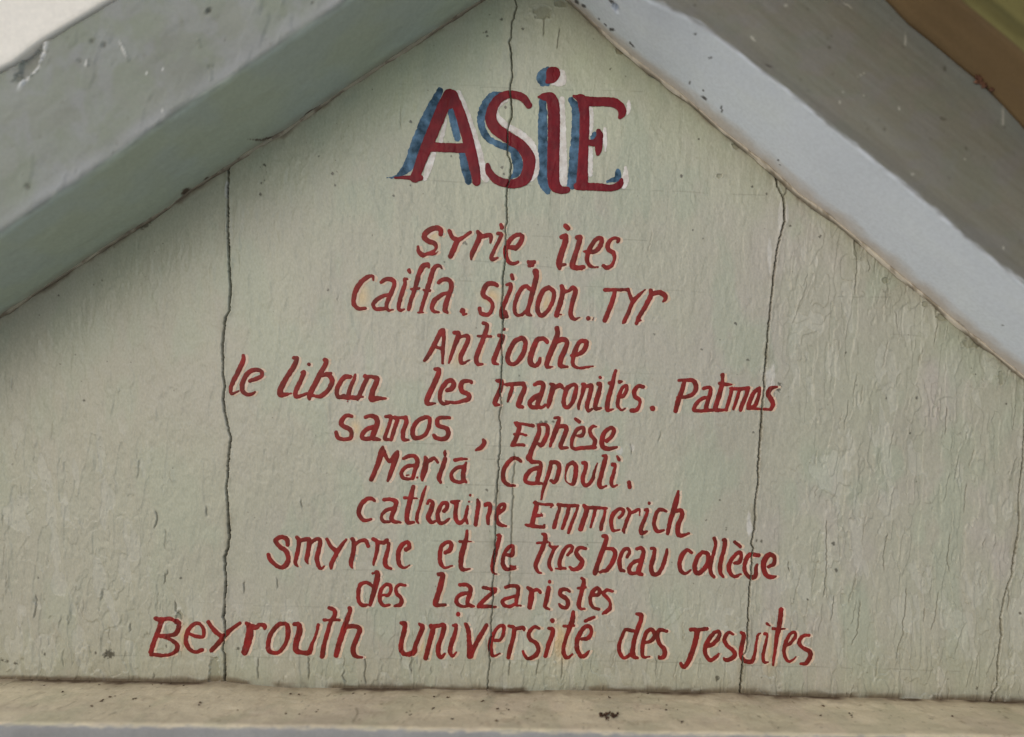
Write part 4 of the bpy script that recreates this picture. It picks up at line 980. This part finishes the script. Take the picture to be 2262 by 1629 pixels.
# ------------------------------------------------------------------ roof boards over the rafters
def roof_board(name, X, yo, d0, d1, thick, colfn, lift=0.0):
    n = 28
    Yo = yo(X) - 4 - lift
    rows = [(Yo, d0 + (d1 - d0) * k) for k in np.linspace(0, 1, n)]
    rows.append((Yo - 2, d1 + 2)); rows.append((Yo - thick + 2, d1 + 2)); rows.append((Yo - thick, d1)); rows.append((Yo - thick, d0))
    Y = np.stack([r[0] for r in rows]); Dp = np.stack([np.full_like(X, r[1]) for r in rows])
    XX = np.broadcast_to(X, Y.shape).copy()
    Y = Y + 3.0 * (fbm(XX / 120, Dp / 60, 701, 3) - 0.5)
    o = mesh_np(name, P3(XX, Y, Dp).reshape(-1, 3), [grid_faces(*Y.shape)], M_TIMBER, col=colfn(XX, Dp).reshape(-1, 3))
    return o

def col_white(XX, Dp):
    c = np.ones(XX.shape + (3,)) * np.array([0.78, 0.725, 0.625])
    c *= (0.94 + 0.1 * fbm(XX / 90, Dp / 60, 711, 3))[..., None]
    return mixc(c, sm(0.5, 0.75, fbm(XX / 40, Dp / 40, 721, 3)) * 0.2, np.array([0.72, 0.67, 0.58]))

def col_brown(XX, Dp):
    c = np.ones(XX.shape + (3,)) * np.array([0.25, 0.158, 0.072])
    c *= (0.75 + 0.5 * fbm(XX / 160, Dp / 9, 731, 3))[..., None]
    return mixc(c, sm(0.5, 0.75, fbm(XX / 60, Dp / 30, 741, 3)) * 0.4, np.array([0.22, 0.145, 0.08]))

def col_olive(XX, Dp):
    c = np.ones(XX.shape + (3,)) * np.array([0.33, 0.285, 0.105])
    c *= (0.8 + 0.4 * fbm(XX / 120, Dp / 14, 751, 3))[..., None]
    c = mixc(c, np.exp(-((Dp - PD - 122 - 3 * np.sin(XX / 60.0)) / 5.0) ** 2) * 0.7, np.array([0.08, 0.07, 0.03]))
    return mixc(c, sm(0.5, 0.72, fbm(XX / 50, Dp / 12, 761, 3)) * 0.6, np.array([0.19, 0.155, 0.055]))

lo_, ro_ = rail(L_OUT, PD), rail(R_OUT, PD)
def fascia(name, X, yo, d0, d1, height):
    Yo = yo(X) - 3
    rows = [(Yo, d0)] + [(Yo, d1 - 5), (Yo - 1.5, d1 - 1.5)] + [(Yo - 5 - (height - 5) * k, d1) for k in np.linspace(0, 1, 26)] + [(Yo - height, d0)]
    Y = np.stack([r_[0] for r_ in rows]); Dp = np.stack([np.full_like(X, r_[1]) for r_ in rows])
    XX = np.broadcast_to(X, Y.shape).copy()
    Dp = Dp + 3.0 * (fbm(XX / 90, Y / 60, 705, 3) - 0.5)
    Y = Y + 3.0 * (fbm(XX / 60, Y * 0, 706, 3) - 0.5)
    return mesh_np(name, P3(XX, Y, Dp).reshape(-1, 3), [grid_faces(*Y.shape)], M_TIMBER, col=col_white(XX, Y).reshape(-1, 3))

wb = fascia('roof_board', np.arange(-1100, 1187.1, 6.0), lo_, PD - 70, PD + 5, 230)
tag(wb, 'whitish painted roof board above the left rafter', 'board', 'roof boards')
bb = roof_board('roof_board', np.arange(1187, 3350, 12.0), ro_, -8, PD + 95, 36, col_brown)
tag(bb, 'dark brown bare roof board along the upper edge of the right rafter', 'board', 'roof boards')
ob = roof_board('roof_board', np.arange(1187, 3350, 12.0), ro_, PD + 98, PD + 300, 36, col_olive, lift=-2.5)
tag(ob, 'olive yellow roof board in the top right corner beyond the brown one', 'board', 'roof boards')

# ------------------------------------------------------------------ small debris
def blob_mesh(items, seed):
    """items: (u, v, d, size, squash) -> rough little lumps"""
    r = np.random.default_rng(seed)
    co, fa, n0 = [], [], 0
    nu, nv = 7, 5
    for (u, v, d, s, sq) in items:
        th = np.linspace(0, 2 * math.pi, nu, endpoint=False)
        ph = np.linspace(0.12, math.pi - 0.12, nv)
        T, Ph = np.meshgrid(th, ph)
        rad = s * (0.6 + 0.8 * r.random(T.shape))
        x = u + rad * np.sin(Ph) * np.cos(T) * r.uniform(0.8, 1.8)
        y = v + rad * np.cos(Ph) * sq
        z = d + rad * np.sin(Ph) * np.sin(T) * r.uniform(0.8, 1.5)
        co.append(P3(x, y, z).reshape(-1, 3))
        i = np.arange(nu * nv).reshape(nv, nu)
        qd = np.stack([i[:-1], np.roll(i, -1, 1)[:-1], np.roll(i, -1, 1)[1:], i[1:]], -1).reshape(-1, 4)
        fa.append(qd + n0)
        n0 += nu * nv
        # caps
    return np.vstack(co), [np.vstack(fa)]

by, fy = (lambda X: interp_ext(X, B_IN)), rail(B_FR, PD)
def ledge(u, v):
    """a point of the ledge from where it shows at (u, v)"""
    lo, hi = 0.0, PD - 8
    for _ in range(40):
        m_ = (lo + hi) / 2
        X = FU + (u - FU) * (D - m_) / D
        Y = by(np.array([X]))[0] + (fy(np.array([X]))[0] - by(np.array([X]))[0]) * (m_ + 8) / (PD - 5)
        pv = proj(X, Y, m_)[1]
        lo, hi = (m_, hi) if pv < v else (lo, m_)
    return X, Y, m_

X, Y, d_ = ledge(1345, 1584)
r = np.random.default_rng(4)
it = [(X + r.normal(0, 9), Y - r.uniform(0.5, 4), d_ + r.normal(0, 9), r.uniform(1.2, 3.4), 0.8) for _ in range(24)]
co, fa = blob_mesh(it, 5)
o = mesh_np('dirt_clump', co, fa, M_DARKBIT, smooth=False)
tag(o, 'dark brown crumbly dirt clump lying on the tan beam', 'dirt clump')

crumbs = []
fixed = [(640, 1533), (660, 1535), (990, 1541), (957, 1540), (955, 1568), (1062, 1549), (1099, 1565), (1120, 1571), (1095, 1594), (1166, 1588), (1367, 1610), (1346, 1540), (1434, 1569), (1468, 1568), (1000, 1588), (906, 1573), (908, 1581), (225, 1548), (247, 1541), (200, 1562), (300, 1543), (440, 1555), (632, 1577), (665, 1577), (700, 1572), (525, 1570), (1810, 1580), (1875, 1577), (1880, 1582), (2104, 1584), (1720, 1608), (1590, 1572), (1820, 1560), (2070, 1545), (1510, 1596), (135, 1530), (130, 1503)]
for u, v in fixed:
    X, Y, m_ = ledge(u, v)
    for _ in range(2):
        crumbs.append((X + r.normal(0, 2), Y - 1.0, m_ + r.normal(0, 3), r.uniform(0.9, 2.0), 0.6))
for _ in range(70):
    X = r.uniform(-150, 2420)
    m_ = abs(r.normal(0, 14)) if r.random() < 0.7 else r.uniform(0, PD - 20)
    Y = by(np.array([X]))[0] + (fy(np.array([X]))[0] - by(np.array([X]))[0]) * m_ / PD
    if vn(np.array(X / 80.0), np.array(0.0), 571) > 0.45 or m_ > 40:
        crumbs.append((X, Y - 0.6, m_, r.uniform(0.7, 1.9), 0.6))
co, fa = blob_mesh(crumbs, 6)
o = mesh_np('dirt_crumbs', co, fa, M_CRUMB, smooth=False)
tag(o, 'small dark crumbs and dust scattered over the tan ledge', 'crumbs', kind='stuff')

# insect nest on the upper edge of the right rafter
(nx, ny), = back([(2183, 184)], PD)
r = np.random.default_rng(12)
it = [(nx + r.normal(0, 11), ny + r.normal(0, 6) - 2, PD + r.uniform(-2, 9), r.uniform(3, 6), 0.9) for _ in range(40)]
it += [(nx + 12 + r.normal(0, 6), ny + 8 + r.normal(0, 4), PD + r.uniform(0, 6), r.uniform(2, 4), 0.9) for _ in range(14)]
co, fa = blob_mesh(it, 8)
o = mesh_np('insect_nest', co, fa, M_NEST, smooth=False)
tag(o, 'small reddish brown crumbly insect nest stuck to the upper edge of the right rafter', 'insect nest')
